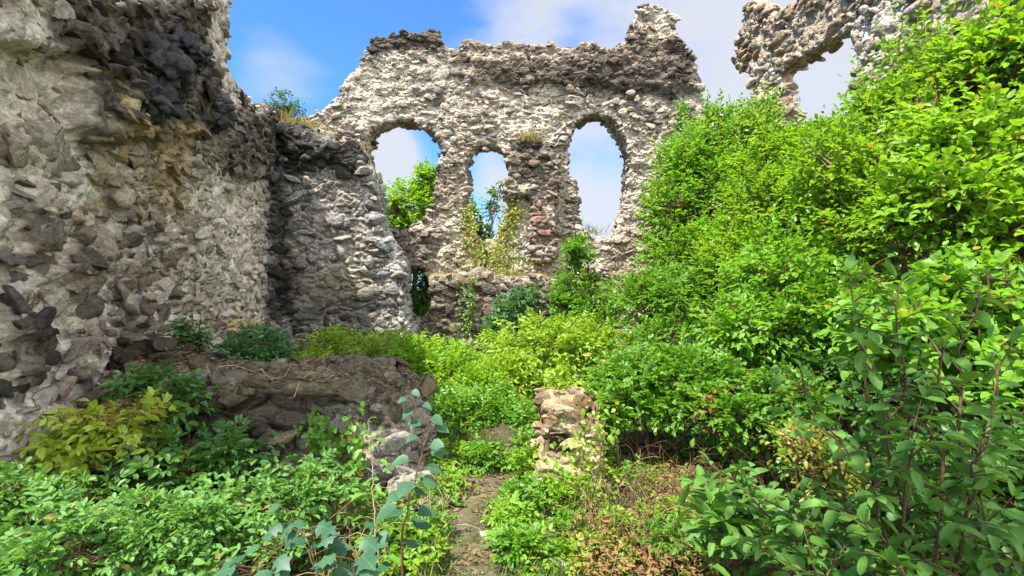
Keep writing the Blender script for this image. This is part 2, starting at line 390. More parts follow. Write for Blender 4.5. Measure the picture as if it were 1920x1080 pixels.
    for poly, c, strength, soft, mode in blots:
        w = strength * sstep(-soft, soft, poly_in(px, py, poly) + wob * soft * 3.2 + wob2 * soft * 1.2)
        c = lin(c)
        if mode == 'mul': colr = colr * (1 - w[:, None] * (1 - c))
        elif mode == 'stone':
            w = w * stone_w * (r4 > .35); colr = colr * (1 - w[:, None]) + c * (.7 + .6 * r2[:, None]) * w[:, None]
        else: colr = colr * (1 - w[:, None]) + c * (.7 + .6 * r2[:, None]) * w[:, None]
    Pn = P + Nn * d[:, None]
    if studs:
        n_, smin, smax, seg, proud = studs
        ix, w_, rg = stud(Pn, Nn, cover, n_, smin, smax, seed + 77); m = len(ix)
        SH, F0 = SHAPES[seg]; nv = SH.shape[1]
        N0 = Nn[ix]; T = np.cross(np.array([0, 0, 1.0]), N0); bad = np.linalg.norm(T, axis=1) < .3; T[bad] = np.array([1.0, 0, 0]); T /= np.linalg.norm(T, axis=1, keepdims=True); B = np.cross(N0, T)
        a = rg.normal(size=m) * .28; T2 = T * np.cos(a)[:, None] + B * np.sin(a)[:, None]; B2 = np.cross(N0, T2)
        N2 = N0 + B2 * (rg.normal(size=m) * .22 - .06)[:, None] + T2 * (rg.normal(size=m) * .18)[:, None]; N2 /= np.linalg.norm(N2, axis=1, keepdims=True); B2 = np.cross(N2, T2)
        hx = w_ * .76; hy = w_ * rg.uniform(.26, .58, m); hz = w_ * rg.uniform(.30, .58, m)
        k = rg.integers(0, len(SH), m); Q_ = SH[k]; flip = rg.choice([-1.0, 1.0], m)
        V = (Pn[ix] - N0 * (hz * (.62 - proud * rg.uniform(.2, 1.4, m)))[:, None])[:, None] + Q_[..., 0:1] * (T2 * (hx * 1.0)[:, None])[:, None] + Q_[..., 1:2] * (B2 * hy[:, None])[:, None] + Q_[..., 2:3] * (N2 * hz[:, None])[:, None]
        pi = np.minimum((rg.random(m) * len(pal)).astype(int), len(pal) - 1); cs = np.array(pal)[pi] * rg.uniform(.75, 1.3, m)[:, None] * shade
        dusty = (rg.random(m) < .35)[:, None]; cs = np.where(dusty, cs * .45 + mortar * .5 * shade, cs)
        for poly, c, strength, soft, mode in blots:
            w = (strength * sstep(-soft, soft, poly_in(px[ix], py[ix], poly) + rg.normal(size=m) * soft * .5))[:, None]; c = lin(c)
            if mode == 'mul': cs = cs * (1 - w * (1 - c))
            elif mode == 'stone': cs = cs * (1 - w) + c * rg.uniform(.7, 1.3, m)[:, None] * w
            else: cs = cs * (1 - w * .6) + c * rg.uniform(.7, 1.3, m)[:, None] * w * .6
        cv = cs[:, None] + 0 * V
        n0 = len(Pn); Pn = np.concatenate([Pn, V.reshape(-1, 3)]); colr = np.concatenate([colr, cv.reshape(-1, 3)])
        F = (F0[None] + (np.arange(m) * nv)[:, None, None] + n0).reshape(-1, 3)
        base = len(lv); lv = np.concatenate([lv, F.ravel().astype(np.int32)]); ls = np.concatenate([ls, base + 3 * np.arange(len(F), dtype=np.int32)]); lt = np.concatenate([lt, np.full(len(F), 3, np.int32)])
    return raw_mesh(name, Pn, ls, lt, lv, mat, parent, attrs={'col': ('FLOAT_COLOR', np.clip(colr, 0.004, .9))})
BLACK = (.11, .105, .10); SOOT = (.21, .20, .19); BROWN = (.50, .42, .34)

# ------------------------------------------------------------------ back wall (depth 14 m)
YB = 14.0
def pb(pts, Y=YB): return [((x - 960) / FPX * Y, EYE + (540 - y) / FPX * Y) for x, y in pts]
OB = (0, YB, 0); UX = (1, 0, 0); NY = (0, 1, 0)
outline = [(470, 680), (470, 225), (520, 230), (560, 222), (600, 214), (625, 196), (642, 178), (650, 150), (668, 132), (682, 108), (690, 90), (694, 70),
           (722, 68), (760, 62), (800, 60), (806, 56), (823, 58), (827, 88), (856, 96), (866, 76), (884, 72), (902, 82), (930, 86), (962, 82), (1000, 84), (1034, 86), (1060, 92), (1080, 94),
           (1092, 82), (1112, 82), (1128, 92), (1150, 94), (1166, 82), (1180, 80), (1186, 56), (1192, 34), (1208, 12), (1232, 10), (1252, 24), (1270, 32), (1262, 52), (1268, 78), (1290, 92), (1298, 120), (1310, 150), (1316, 180),
           (1326, 206), (1352, 214), (1400, 236), (1440, 244), (1470, 280), (1500, 300), (1500, 680)]
def grow(h, k=8.0):
    h = np.array(h, float); c = h.mean(0); d = h - c; return [tuple(q) for q in h + d / np.linalg.norm(d, axis=1, keepdims=True) * k]
h_left = [(687, 282), (693, 258), (708, 243), (732, 234), (752, 229), (776, 232), (798, 243), (812, 256), (822, 272), (824, 292), (812, 312), (809, 345), (808, 380), (798, 392), (786, 406), (770, 428), (742, 432), (720, 420), (708, 402), (703, 362), (710, 346), (703, 318), (692, 304)]
h_mid = [(880, 306), (882, 296), (888, 287), (897, 281), (907, 278), (918, 277), (930, 280), (940, 287), (947, 298), (950, 314), (950, 338), (940, 340), (938, 364), (946, 372), (944, 402), (936, 424), (926, 442), (906, 448), (888, 436), (876, 420), (872, 376), (888, 352), (886, 336), (881, 330)]
h_right = [(1069, 268), (1080, 244), (1092, 227), (1108, 219), (1132, 218), (1150, 230), (1164, 256), (1176, 284), (1178, 306), (1172, 330), (1170, 362), (1166, 396), (1156, 418), (1151, 442), (1128, 441), (1108, 437), (1094, 420), (1086, 384), (1084, 338), (1073, 326)]
h_gap = [(752, 524), (760, 504), (778, 500), (792, 507), (801, 532), (807, 560), (798, 580), (788, 597), (768, 594), (756, 566)]
bw = tag(empty('ruined_wall', (0, YB, 0)), 'tall ruined back wall of pale rubble with three arched window openings against the sky', 'wall', None, 'thing')
soot_light_b = [
    ([(860, 105), (960, 112), (1060, 110), (1180, 108), (1290, 100), (1300, 170), (1230, 186), (1120, 180), (1040, 160), (960, 168), (890, 150)], (.14, .125, .11), .85, 14, 'mul'),
    ([(690, 55), (830, 52), (828, 96), (690, 98)], (.13, .12, .11), .92, 8, 'mul'),
    ([(860, 68), (1300, 78), (1300, 112), (860, 100)], (.42, .38, .34), .75, 10, 'mul'),
    ([(1180, 60), (1300, 90), (1300, 150), (1180, 110)], (.55, .5, .45), .6, 12, 'mul'),
    ([(700, 400), (820, 440), (810, 520), (720, 520)], SOOT, .75, 14, 'mul'),
    ([(805, 310), (850, 316), (846, 400), (800, 400)], (.42, .4, .38), .7, 12, 'mul'),
    ([(850, 300), (885, 310), (882, 350), (850, 350)], (.5, .46, .42), .6, 8, 'mul'),
    ([(700, 190), (830, 190), (860, 230), (690, 240)], (.62, .50, .38), .5, 20, 'mix'),
    ([(980, 430), (1002, 430), (1000, 520), (940, 510)], (.62, .56, .46), .7, 10, 'mix'),  # sunlit patch right of the yellow vine, painted in as a paler tone
    ([(730, 560), (830, 590), (850, 680), (720, 680)], (.30, .27, .23), .6, 12, 'mix'),
    ([(1060, 280), (1084, 280), (1090, 430), (1062, 430)], (.45, .43, .41), .7, 10, 'mul'),  # shade on the right window's left jamb, put into the colour
    ([(1150, 440), (1240, 440), (1240, 540), (1120, 540)], (.55, .45, .36), .6, 14, 'mul'),
]
rubble('masonry', [prism(pb(outline), [pb(grow(h)) for h in (h_left, h_mid, h_right, h_gap)], 0, .75, OB, UX, NY)], M_WALL, bw, .029, (.38, .38, .20), .075, .8, .05, .56, 11, soot_light_b, studs=(10000, .06, .28, 2, .45), shade=1.08,
       push=[([(880, 108), (1300, 104), (1300, 168), (1040, 160), (880, 150)], .13, 8), ([(700, 395), (812, 430), (805, 500), (715, 500)], .10, 8)])
# thick lower corner in front of the wall, its top a ledge
YC = 12.5
oc = [(480, 690), (480, 226), (522, 238), (560, 252), (600, 266), (640, 272), (664, 300), (690, 318), (700, 350), (706, 420), (724, 450), (742, 468), (752, 505), (750, 540), (754, 590), (770, 625), (800, 690)]
blk = [([(505, 230), (545, 250), (544, 420), (560, 600), (505, 600)], (.17, .17, .17), .92, 14, 'mul'),
       ([(520, 236), (600, 256), (668, 280), (672, 320), (610, 318), (540, 330)], BLACK, .9, 12, 'mul'),
       ([(540, 300), (690, 320), (700, 480), (560, 450)], (.62, .60, .57), .6, 30, 'mul'),
       ([(560, 440), (520, 430), (520, 640), (740, 640), (740, 540), (600, 500)], (.52, .50, .47), .8, 18, 'mul'),
       ([(600, 505), (690, 500), (700, 545), (610, 545)], (.40, .36, .22), .55, 16, 'mix'),
       ([(570, 240), (690, 270), (700, 305), (660, 276), (600, 262)], (.40, .30, .17), .75, 6, 'mix')]
rubble('corner_thickening', [prism(pb(oc, YC), [], 0, 1.2, (0, YC, 0), UX, NY)], M_WALL, bw, .03, (.40, .40, .22), .07, .8, .05, .50, 23, blk, shade=.95, pal=[c.mean() * np.array([1.0, .965, .91]) for c in STONES], mortar=(.46, .42, .35), studs=(1900, .10, .42, 2, .5),
       push=[([(520, 236), (600, 256), (668, 284), (672, 316), (610, 300), (540, 290)], .20, 8)])
# pilaster between the windows, with courses of reddish block
YP = 13.74
op = [(962, 278), (975, 262), (1010, 266), (1034, 270), (1044, 296), (1046, 330), (1040, 350), (1038, 480), (1028, 490), (1004, 492), (1000, 470), (1000, 372), (992, 362), (962, 362), (946, 360), (944, 338), (960, 334)]
redp = [([(1000, 365), (1036, 365), (1038, 455), (1000, 455)], (.20, .105, .078), .8, 6, 'stone'),
        ([(960, 262), (1046, 262), (1046, 345), (960, 345)], (.5, .48, .46), .7, 10, 'mul'),
        ([(970, 258), (1044, 258), (1044, 285), (970, 285)], (.25, .24, .24), .8, 8, 'mul')]
rubble('pilaster', [prism(pb(op, YP), [], 0, .5, (0, YP, 0), UX, NY)], M_WALL, bw, .03, (.40, .40, .30), .06, .4, .06, .30, 37, redp, shade=.85, studs=(420, .12, .34, 2, .4))
# lower wall face standing forward under the middle window
YL = 13.25
ol = [(806, 680), (806, 600), (812, 560), (808, 530), (830, 520), (868, 516), (900, 514), (960, 520), (1010, 524), (1050, 530), (1110, 545), (1110, 690)]
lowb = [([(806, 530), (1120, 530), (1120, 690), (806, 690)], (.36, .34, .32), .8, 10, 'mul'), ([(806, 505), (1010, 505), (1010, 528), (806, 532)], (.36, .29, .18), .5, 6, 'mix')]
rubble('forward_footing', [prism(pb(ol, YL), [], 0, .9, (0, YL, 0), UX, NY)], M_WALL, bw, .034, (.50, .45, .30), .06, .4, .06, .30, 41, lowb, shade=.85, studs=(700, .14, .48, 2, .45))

# ------------------------------------------------------------------ left wall (runs towards the camera)
def YLft(px): return 2.28 / ((960 - px) / FPX - .28)
def plf(px, py):
    Y = YLft(px); return (Y, EYE + (540 - py) / FPX * Y)
LD = math.hypot(1, .28)
def lw_solid(pts, n0, n1): # pts in (Y, z)
    return prism([(a * LD, z) for a, z in pts], [], n0, n1, (-2.28, 0, 0), (-.28 / LD, 1 / LD, 0), (-1 / LD, -.28 / LD, 0))
e = [plf(430, 0), plf(428, 55), plf(431, 110), plf(438, 150), plf(452, 176), plf(470, 196), plf(488, 206), plf(505, 214)]
wo = [(2.75, -.4), (2.75, 6.3), (3.4, 6.5), (4.2, 5.9), (5.2, 5.6), (6.5, 6.3), (8.0, 6.8), (8.7, 7.0), (9.0, 6.9)] + e + [(14.2, 6.0), (14.6, 5.9), (14.6, -.4)]
lw = tag(empty('ruined_wall', (-3.2, 3.3, 0)), 'towering left wall of grey rubble with black sooty facing and orange lichen streaks', 'wall', None, 'thing')
ORG = (.42, .27, .09)
lb = [([(330, 0), (0, 0), (0, 60), (95, 95), (110, 240), (150, 260), (300, 250), (395, 240), (390, 150), (352, 90), (355, 20)], (.24, .235, .235), .95, 14, 'mul'),
      ([(200, 60), (320, 60), (330, 120), (290, 220), (200, 210), (210, 120)], (.42, .42, .43), .9, 14, 'mul'),
      ([(165, 150), (200, 150), (205, 225), (165, 225)], (.42, .35, .17), .75, 8, 'stone'),
      ([(190, 220), (225, 225), (230, 290), (200, 300)], ORG, .8, 8, 'mix'),
      ([(280, 220), (345, 240), (345, 390), (285, 380)], (.40, .28, .13), .8, 12, 'mix'),
      ([(150, 200), (300, 240), (340, 400), (130, 410)], (.33, .26, .15), .55, 16, 'stone'),
      ([(0, 560), (60, 590), (90, 660), (60, 720), (0, 740)], (.22, .22, .22), .85, 12, 'mul'),
      ([(120, 470), (340, 500), (330, 600), (120, 590)], (.70, .68, .65), .5, 18, 'mul'),
      ([(0, 390), (190, 400), (200, 500), (0, 470)], (.72, .71, .69), .5, 18, 'mul'),
      ([(395, 225), (512, 200), (520, 330), (440, 330), (398, 290)], (.24, .24, .25), .85, 10, 'mul'),
      ([(495, 220), (525, 220), (528, 640), (505, 600)], (.26, .26, .26), .85, 10, 'mul'),
      ([(345, 330), (490, 340), (500, 580), (400, 600), (370, 480)], (.64, .57, .46), .55, 20, 'mix'),
      ([(0, 110), (100, 120), (130, 300), (0, 340)], (.56, .50, .37), .6, 18, 'mix'),
      ([(390, 30), (435, 20), (440, 200), (400, 220)], (.55, .49, .39), .55, 10, 'mix'),
      ([(0, 770), (130, 740), (140, 960), (0, 960)], (.48, .43, .36), .75, 14, 'mix'),
      ([(220, 640), (330, 650), (420, 700), (330, 720), (215, 690)], (.25, .22, .19), .85, 10, 'mul'),
      ([(425, 600), (480, 598), (480, 620), (420, 620)], (.55, .42, .16), .8, 6, 'mix')]
pl_ = [([(340, -200), (-400, -400), (-400, 60), (95, 95), (110, 240), (150, 256), (300, 250), (395, 246), (390, 150), (352, 90), (355, 20)], .20, 10),
       ([(400, 225), (512, 205), (516, 330), (440, 332), (398, 285)], .17, 6), ([(0, 560), (60, 590), (90, 660), (60, 720), (0, 740)], .08, 10),
       ([(-200, 780), (128, 760), (135, 960), (-200, 960)], .10, 6)]
STL = [c * np.array([.80, .79, .79]) for c in STONES]
rubble('masonry', [lw_solid(wo, 0, 1.0)], M_NEAR, lw, .023, (.40, .40, .24), .07, .8, .05, .47, 5, lb, studs=(8500, .055, .32, 3, .40), bare=[([(60, 380), (200, 430), (345, 400), (340, 520), (330, 640), (120, 660), (90, 540), (0, 480), (0, 400)], 14), ([(110, 0), (350, 0), (395, 240), (345, 400), (200, 420), (160, 260), (95, 95)], 10), ([(0, 540), (90, 580), (120, 660), (200, 700), (0, 780)], 10), ([(395, 225), (520, 200), (525, 600), (490, 600), (485, 340), (400, 300)], 8)], push=pl_, pal=STL, mortar=(.62, .56, .455), flake=.025, rough=.05, round_=2)
def lwp(px, py, n=0.0):
    Y, z = plf(px, py); return np.array([-2.28 - .28 * Y + n / LD, Y + n * .28 / LD, z])
for (px, py, r, rot, off) in ((278, 86, (.30, .26, .14), .15, .30), (238, 116, (.27, .24, .15), .1, .28), (230, 185, (.24, .2, .19), -.2, .20), (372, 205, (.18, .2, .24), .1, .22), (275, 165, (.15, .16, .14), 0, .22)):
    c = lwp(px, py, off)
    rubble('projecting_stone', [blob(c, r, rot)], M_SOOT, lw, .02, (.2, .2, .17), .075, .7, .03, .30, int(px), (), pal=[lin((.045, .045, .048)), lin((.07, .068, .066))], mortar=(.05, .05, .05), round_=2)

# ------------------------------------------------------------------ right wall fragment with broken arch
RD = math.hypot(1, .067)
def YR(px): return 6.0 / ((px - 960) / FPX + .067)
def pr(px, py):
    Y = YR(px); return (Y, EYE + (540 - py) / FPX * Y)
def rw_solid(pts, holes=(), n0=0, n1=.30):
    f = lambda q: [(a * RD, z) for a, z in q]
    return prism(f(pts), [f(h) for h in holes], n0, n1, (6.0, 0, 0), (-.067 / RD, 1 / RD, 0), (1 / RD, .067 / RD, 0))
ro = [pr(1412, 560), pr(1412, 190), pr(1412, 150), pr(1400, 132), pr(1382, 118), pr(1384, 82), pr(1392, 44), pr(1402, 16), pr(1430, 12), pr(1446, 26), pr(1470, 22), pr(1500, 2), pr(1560, -12), (8.0, 7.0), (6.8, 7.4), (5.0, 7.6), (4.2, 7.0), (3.4, 5.0), (3.2, -.3), pr(1620, 560),
      pr(1612, 300), pr(1604, 150), pr(1598, 50), pr(1556, 76), pr(1510, 102), pr(1474, 122), pr(1464, 146), pr(1474, 220), pr(1470, 560)]
rw = tag(empty('ruined_wall', (5.5, 8, 0)), 'broken arch fragment of rubble wall rising behind the right hand saplings', 'wall', None, 'thing')
rb = [([(1380, 0), (1600, -60), (1600, 70), (1480, 130), (1390, 120)], (.80, .72, .62), .8, 16, 'mul'), ([(1600, 20), (1800, 0), (1800, 240), (1620, 200)], (.60, .52, .43), .6, 20, 'mix')]
rubble('masonry', [rw_solid(ro)], M_WALL, rw, .03, (.42, .42, .22), .08, .8, .05, .50, 61, rb, pal=[c * np.array([1.04, .98, .89]) for c in STONES], mortar=(.52, .44, .33), studs=(1800, .09, .36, 2, .6))

# ------------------------------------------------------------------ low foreground wall and stub
lo = [(-3.3, -.3), (-3.22, .86), (-3.0, .84), (-2.75, .80), (-2.35, .80), (-1.9, .83), (-1.42, .82), (-1.16, .76), (-1.0, .66), (-.90, .48), (-.84, .22), (-.80, -.3)]
fl = tag(empty('low_wall', (-2.2, 4.3, 0)), 'thick dark low rubble wall with earthy overhanging top in the foreground', 'wall', None, 'thing')
DK = [lin(c) for c in ((.09, .078, .06), (.14, .122, .095), (.21, .185, .145), (.06, .05, .038), (.14, .11, .065), (.27, .24, .19))]
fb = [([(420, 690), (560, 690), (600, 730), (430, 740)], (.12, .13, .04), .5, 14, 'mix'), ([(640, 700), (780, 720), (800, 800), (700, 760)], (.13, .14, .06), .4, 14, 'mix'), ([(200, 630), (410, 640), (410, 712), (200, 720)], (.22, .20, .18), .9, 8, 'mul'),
      ([(330, 740), (640, 740), (700, 800), (560, 830), (330, 830)], (.22, .20, .18), .85, 14, 'mul'),  # dark soil and stones, plus painted-in shade of the recess under the overhang
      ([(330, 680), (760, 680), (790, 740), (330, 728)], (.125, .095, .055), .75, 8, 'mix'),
      ([(540, 790), (820, 760), (830, 960), (540, 930)], (.30, .265, .22), .75, 20, 'mix'),
      ([(690, 720), (750, 720), (750, 800), (690, 800)], (.07, .048, .032), .8, 8, 'mix'),
      ([(500, 800), (560, 800), (560, 850), (500, 850)], (.14, .12, .05), .7, 8, 'mix')]
bo = [blob(Wp(255, 664, 5.0), (.24, .22, .20)), blob(Wp(320, 690, 5.05), (.32, .24, .14)), blob(Wp(390, 694, 5.0), (.22, .2, .10)), blob(Wp(520, 825, 4.12), (.15, .16, .11)), blob(Wp(770, 905, 4.15), (.13, .16, .10))]
rubble('masonry', [prism(lo, [], 0, 1.25, (0, 4.25, 0), UX, NY)] + bo, M_NEAR, fl, .018, (.30, .30, .19), .05, .5, .05, .45, 71, fb, studs=(1300, .06, .30, 3, .7), pal=DK, flake=.012, rough=.05, mortar=(.21, .175, .12),
       push=[([(330, 740), (680, 745), (700, 800), (560, 850), (330, 850)], -.08, 12), ([(200, 680), (800, 690), (800, 742), (200, 735)], .05, 5)])
so = [(.22, -.3), (.22, .12), (.29, .42), (.25, .52), (.22, .66), (.34, .70), (.50, .70), (.55, .75), (.62, .76), (.66, .64), (.70, .4), (.72, -.3)]
st = tag(empty('wall_stub', (.5, 4.4, 0)), 'sunlit yellowish broken wall stub beside the dirt path', 'wall', None, 'thing')
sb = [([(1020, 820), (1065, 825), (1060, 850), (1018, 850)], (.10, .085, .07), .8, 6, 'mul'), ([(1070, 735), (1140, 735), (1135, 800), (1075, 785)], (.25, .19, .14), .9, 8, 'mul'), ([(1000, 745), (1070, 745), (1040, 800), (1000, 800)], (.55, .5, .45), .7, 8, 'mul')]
rubble('masonry', [prism(so, [], 0, .8, (0, 4.15, 0), UX, NY), blob((.37, 4.3, .70), (.15, .2, .045))], M_NEAR, st, .0155, (.30, .30, .22), .04, .5, .04, .52, 83, sb, studs=(260, .05, .20, 3, .5),
       pal=[lin((.34, .24, .12)), lin((.42, .31, .16)), lin((.24, .18, .11)), lin((.48, .37, .21))], flake=.012, mortar=(.40, .31, .185), push=[([(1030, 815), (1068, 820), (1062, 848), (1028, 848)], -.13, 6)])
# ------------------------------------------------------------------ ground and path
def gz(x, y):
    x = np.asarray(x, float); y = np.asarray(y, float)
    P = np.stack([x.ravel(), y.ravel(), np.zeros(x.size)], 1)
    g = (fbm(P * .35, 300, 3) - .5) * .25 * np.clip((y.ravel() - 3) / 6, 0, 1) + (fbm(P * 1.6, 301, 3) - .5) * .07
    g += np.clip((y.ravel() - 6) / 8, 0, 1) * .15
    return g.reshape(x.shape)
def gz1(x, y): return float(gz(np.array([x]), np.array([y]))[0])
def axis(n, near, far): # denser near the camera
    t = np.linspace(-1, 1, n); return np.sign(t) * (near * np.abs(t) + (far - near) * np.abs(t) ** 7)
gx = axis(221, 14, 900); gy = axis(221, 14, 900) + 6
X, Y = np.meshgrid(gx, gy); Z = gz(X, Y)
n = 221; I = np.arange(n * n).reshape(n, n)
F = np.stack([I[:-1, :-1], I[:-1, 1:], I[1:, 1:], I[1:, :-1]], -1).reshape(-1, 4)
tag(quads_mesh('ground', np.stack([X.ravel(), Y.ravel(), Z.ravel()], 1), F, M_SOIL, smooth=True), 'dark bare soil of the overgrown courtyard', kind='structure')
pc = np.array([(-.12, 1.0), (-.17, 2.2), (-.20, 3.05), (-.22, 3.7), (-.24, 4.2), (-.20, 4.6), (-.14, 5.0), (-.08, 5.3)])
tt = np.linspace(0, len(pc) - 1, 120); cxs = np.interp(tt, np.arange(len(pc)), pc[:, 0]); cys = np.interp(tt, np.arange(len(pc)), pc[:, 1])
vv = np.linspace(-1, 1, 17); hw = .22 + .06 * np.sin(tt * 5.1) + .04 * np.sin(tt * 11.7) - .18 * np.clip(cys - 4.3, 0, 1) 
X = cxs[:, None] + vv[None] * hw[:, None]; Y = np.repeat(cys[:, None], 17, 1)
Z = gz(X, Y) + .012 * (1 - vv[None] ** 4) - .03 * (np.abs(vv[None]) > .99) + .02 * (fbm(np.stack([X.ravel(), Y.ravel(), 0 * X.ravel()], 1) * 6, 9, 3).reshape(X.shape) - .5) * (1 - vv[None] ** 2)
I = np.arange(X.size).reshape(X.shape); F = np.stack([I[:-1, :-1], I[:-1, 1:], I[1:, 1:], I[1:, :-1]], -1).reshape(-1, 4)
tag(quads_mesh('path', np.stack([X.ravel(), Y.ravel(), Z.ravel()], 1), F, M_PATH, smooth=True), 'narrow trodden dirt path between the low walls', kind='structure')

# ------------------------------------------------------------------ plants
def unit(v): return v / (np.linalg.norm(v, axis=-1, keepdims=True) + 1e-9)
def template(ts, ws, fold=.45, curl=-.14):
    k = len(ts); V = [(ts[i], 0, curl * ts[i] ** 2) for i in range(k)]; L = []
    lm = {}
    for sgn in (1, -1):
        for i in range(1, k - 1):
            lm[(sgn, i)] = len(V); V.append((ts[i] + (.04 if i > 1 else 0), sgn * ws[i], curl * ts[i] ** 2))
    for sgn in (1, -1):
        for i in range(k - 1):
            a, b = i, i + 1
            if i == 0: q = [a, b, lm[(sgn, b)]]
            elif i == k - 2: q = [a, b, lm[(sgn, a)]]
            else: q = [a, b, lm[(sgn, b)], lm[(sgn, a)]]
            L.append(q if sgn > 0 else q[::-1])
    return np.array(V), L, fold
T_SIMPLE = template([0, .36, .72, 1], [0, 1, .72, 0])
T_OVAL = template([0, .18, .45, .75, 1], [0, .72, 1, .68, 0])
T_SERR = template([0, .12, .28, .40, .52, .64, .76, .88, 1], [0, .62, 1, .92, 1.0, .80, .78, .42, 0], .4, -.22)
T_HEART = template([0, .06, .25, .5, .78, 1], [0, .75, 1.05, .92, .5, 0], .25, -.18)
T_BLADE = template([0, .3, .7, 1], [0, 1, .7, 0], .5, -.35)
def lobed():
    o = [(0, 0), (-.02, .35), (.18, .95), (.30, .55), (.52, .98), (.62, .42), (1, 0)]
    V = [(.28, 0, .02)] + [(a, b, -.14 * a * a) for a, b in o] + [(a, -b, -.14 * a * a) for a, b in o[1:-1]]
    ring = list(range(1, 8)) + [12, 11, 10, 9, 8]
    return np.array(V), [[0, ring[(i + 1) % 12], ring[i]] for i in range(12)], -.12
T_LOBE = lobed()
def leaves(name, B, Ld, Nd, ln, ratio, tmpl, mat, parent, rng, rnd=None):
    """one mesh of many leaves: base points B, directions Ld, normals Nd, lengths ln"""
    TV, TF, fold = tmpl; n = len(B); k = len(TV)
    Ld = unit(Ld); S = unit(np.cross(Nd, Ld)); Nn = np.cross(Ld, S)
    ln = np.broadcast_to(ln, (n,)); wd = ln * ratio * .5 * rng.uniform(.85, 1.15, n)
    cv = rng.uniform(.3, 1.9, n)
    V = (B[:, None] + Ld[:, None] * (TV[None, :, 0] * ln[:, None])[..., None] + S[:, None] * (TV[None, :, 1] * wd[:, None])[..., None]
         + Nn[:, None] * (TV[None, :, 2] * ln[:, None] * cv[:, None] + fold * np.abs(TV[None, :, 1]) * wd[:, None] * cv[:, None])[..., None])
    tot = np.array([len(f) for f in TF]); fl_ = np.concatenate([np.array(f) for f in TF])
    loops = (np.arange(n)[:, None] * k + fl_[None]).ravel(); totals = np.tile(tot, n); starts = np.concatenate([[0], np.cumsum(totals)[:-1]])
    rnd = rng.random(n) if rnd is None else rnd
    return raw_mesh(name, V.reshape(-1, 3), starts, totals, loops, mat, parent, smooth=True,
                    attrs={'rnd': ('FLOAT', np.repeat(rnd, k)), 'lt': ('FLOAT_VECTOR', np.tile(TV, (n, 1)))})
def tubes(name, paths, rads, mat, parent, sides=5):
    """paths: list of (K,3) arrays of equal K, rads: list of (K,)"""
    if len(paths) == 0: return None
    Vs, Fs, base = [], [], 0
    byK = {}
    for p, r in zip(paths, rads): byK.setdefault(len(p), []).append((p, r))
    for K, lst in byK.items():
        Pp = np.array([a for a, _ in lst]); Rr = np.array([b for _, b in lst]); n = len(lst)
        T = unit(np.gradient(Pp, axis=1)); ref = np.where(np.abs(T[..., 2:3]) > .8, np.array([1., 0, 0]), np.array([0, 0, 1.]))
        A = unit(np.cross(T, ref)); Bn = np.cross(T, A); ang = np.arange(sides) * 2 * PI / sides
        V = Pp[:, :, None] + Rr[:, :, None, None] * (A[:, :, None] * np.cos(ang)[:, None] + Bn[:, :, None] * np.sin(ang)[:, None])
        idx = np.arange(n * K * sides).reshape(n, K, sides) + base
        a = idx[:, :-1]; b = idx[:, 1:]
        F = np.stack([a, np.roll(a, -1, 2), np.roll(b, -1, 2), b], -1).reshape(-1, 4)
        Vs.append(V.reshape(-1, 3)); Fs.append(F); base += n * K * sides
    return quads_mesh(name, np.concatenate(Vs), np.concatenate(Fs), mat, parent, smooth=True)
def bez(a, b, c, K):
    t = np.linspace(0, 1, K)[:, None]; return (1 - t) ** 2 * a + 2 * t * (1 - t) * b + t * t * c

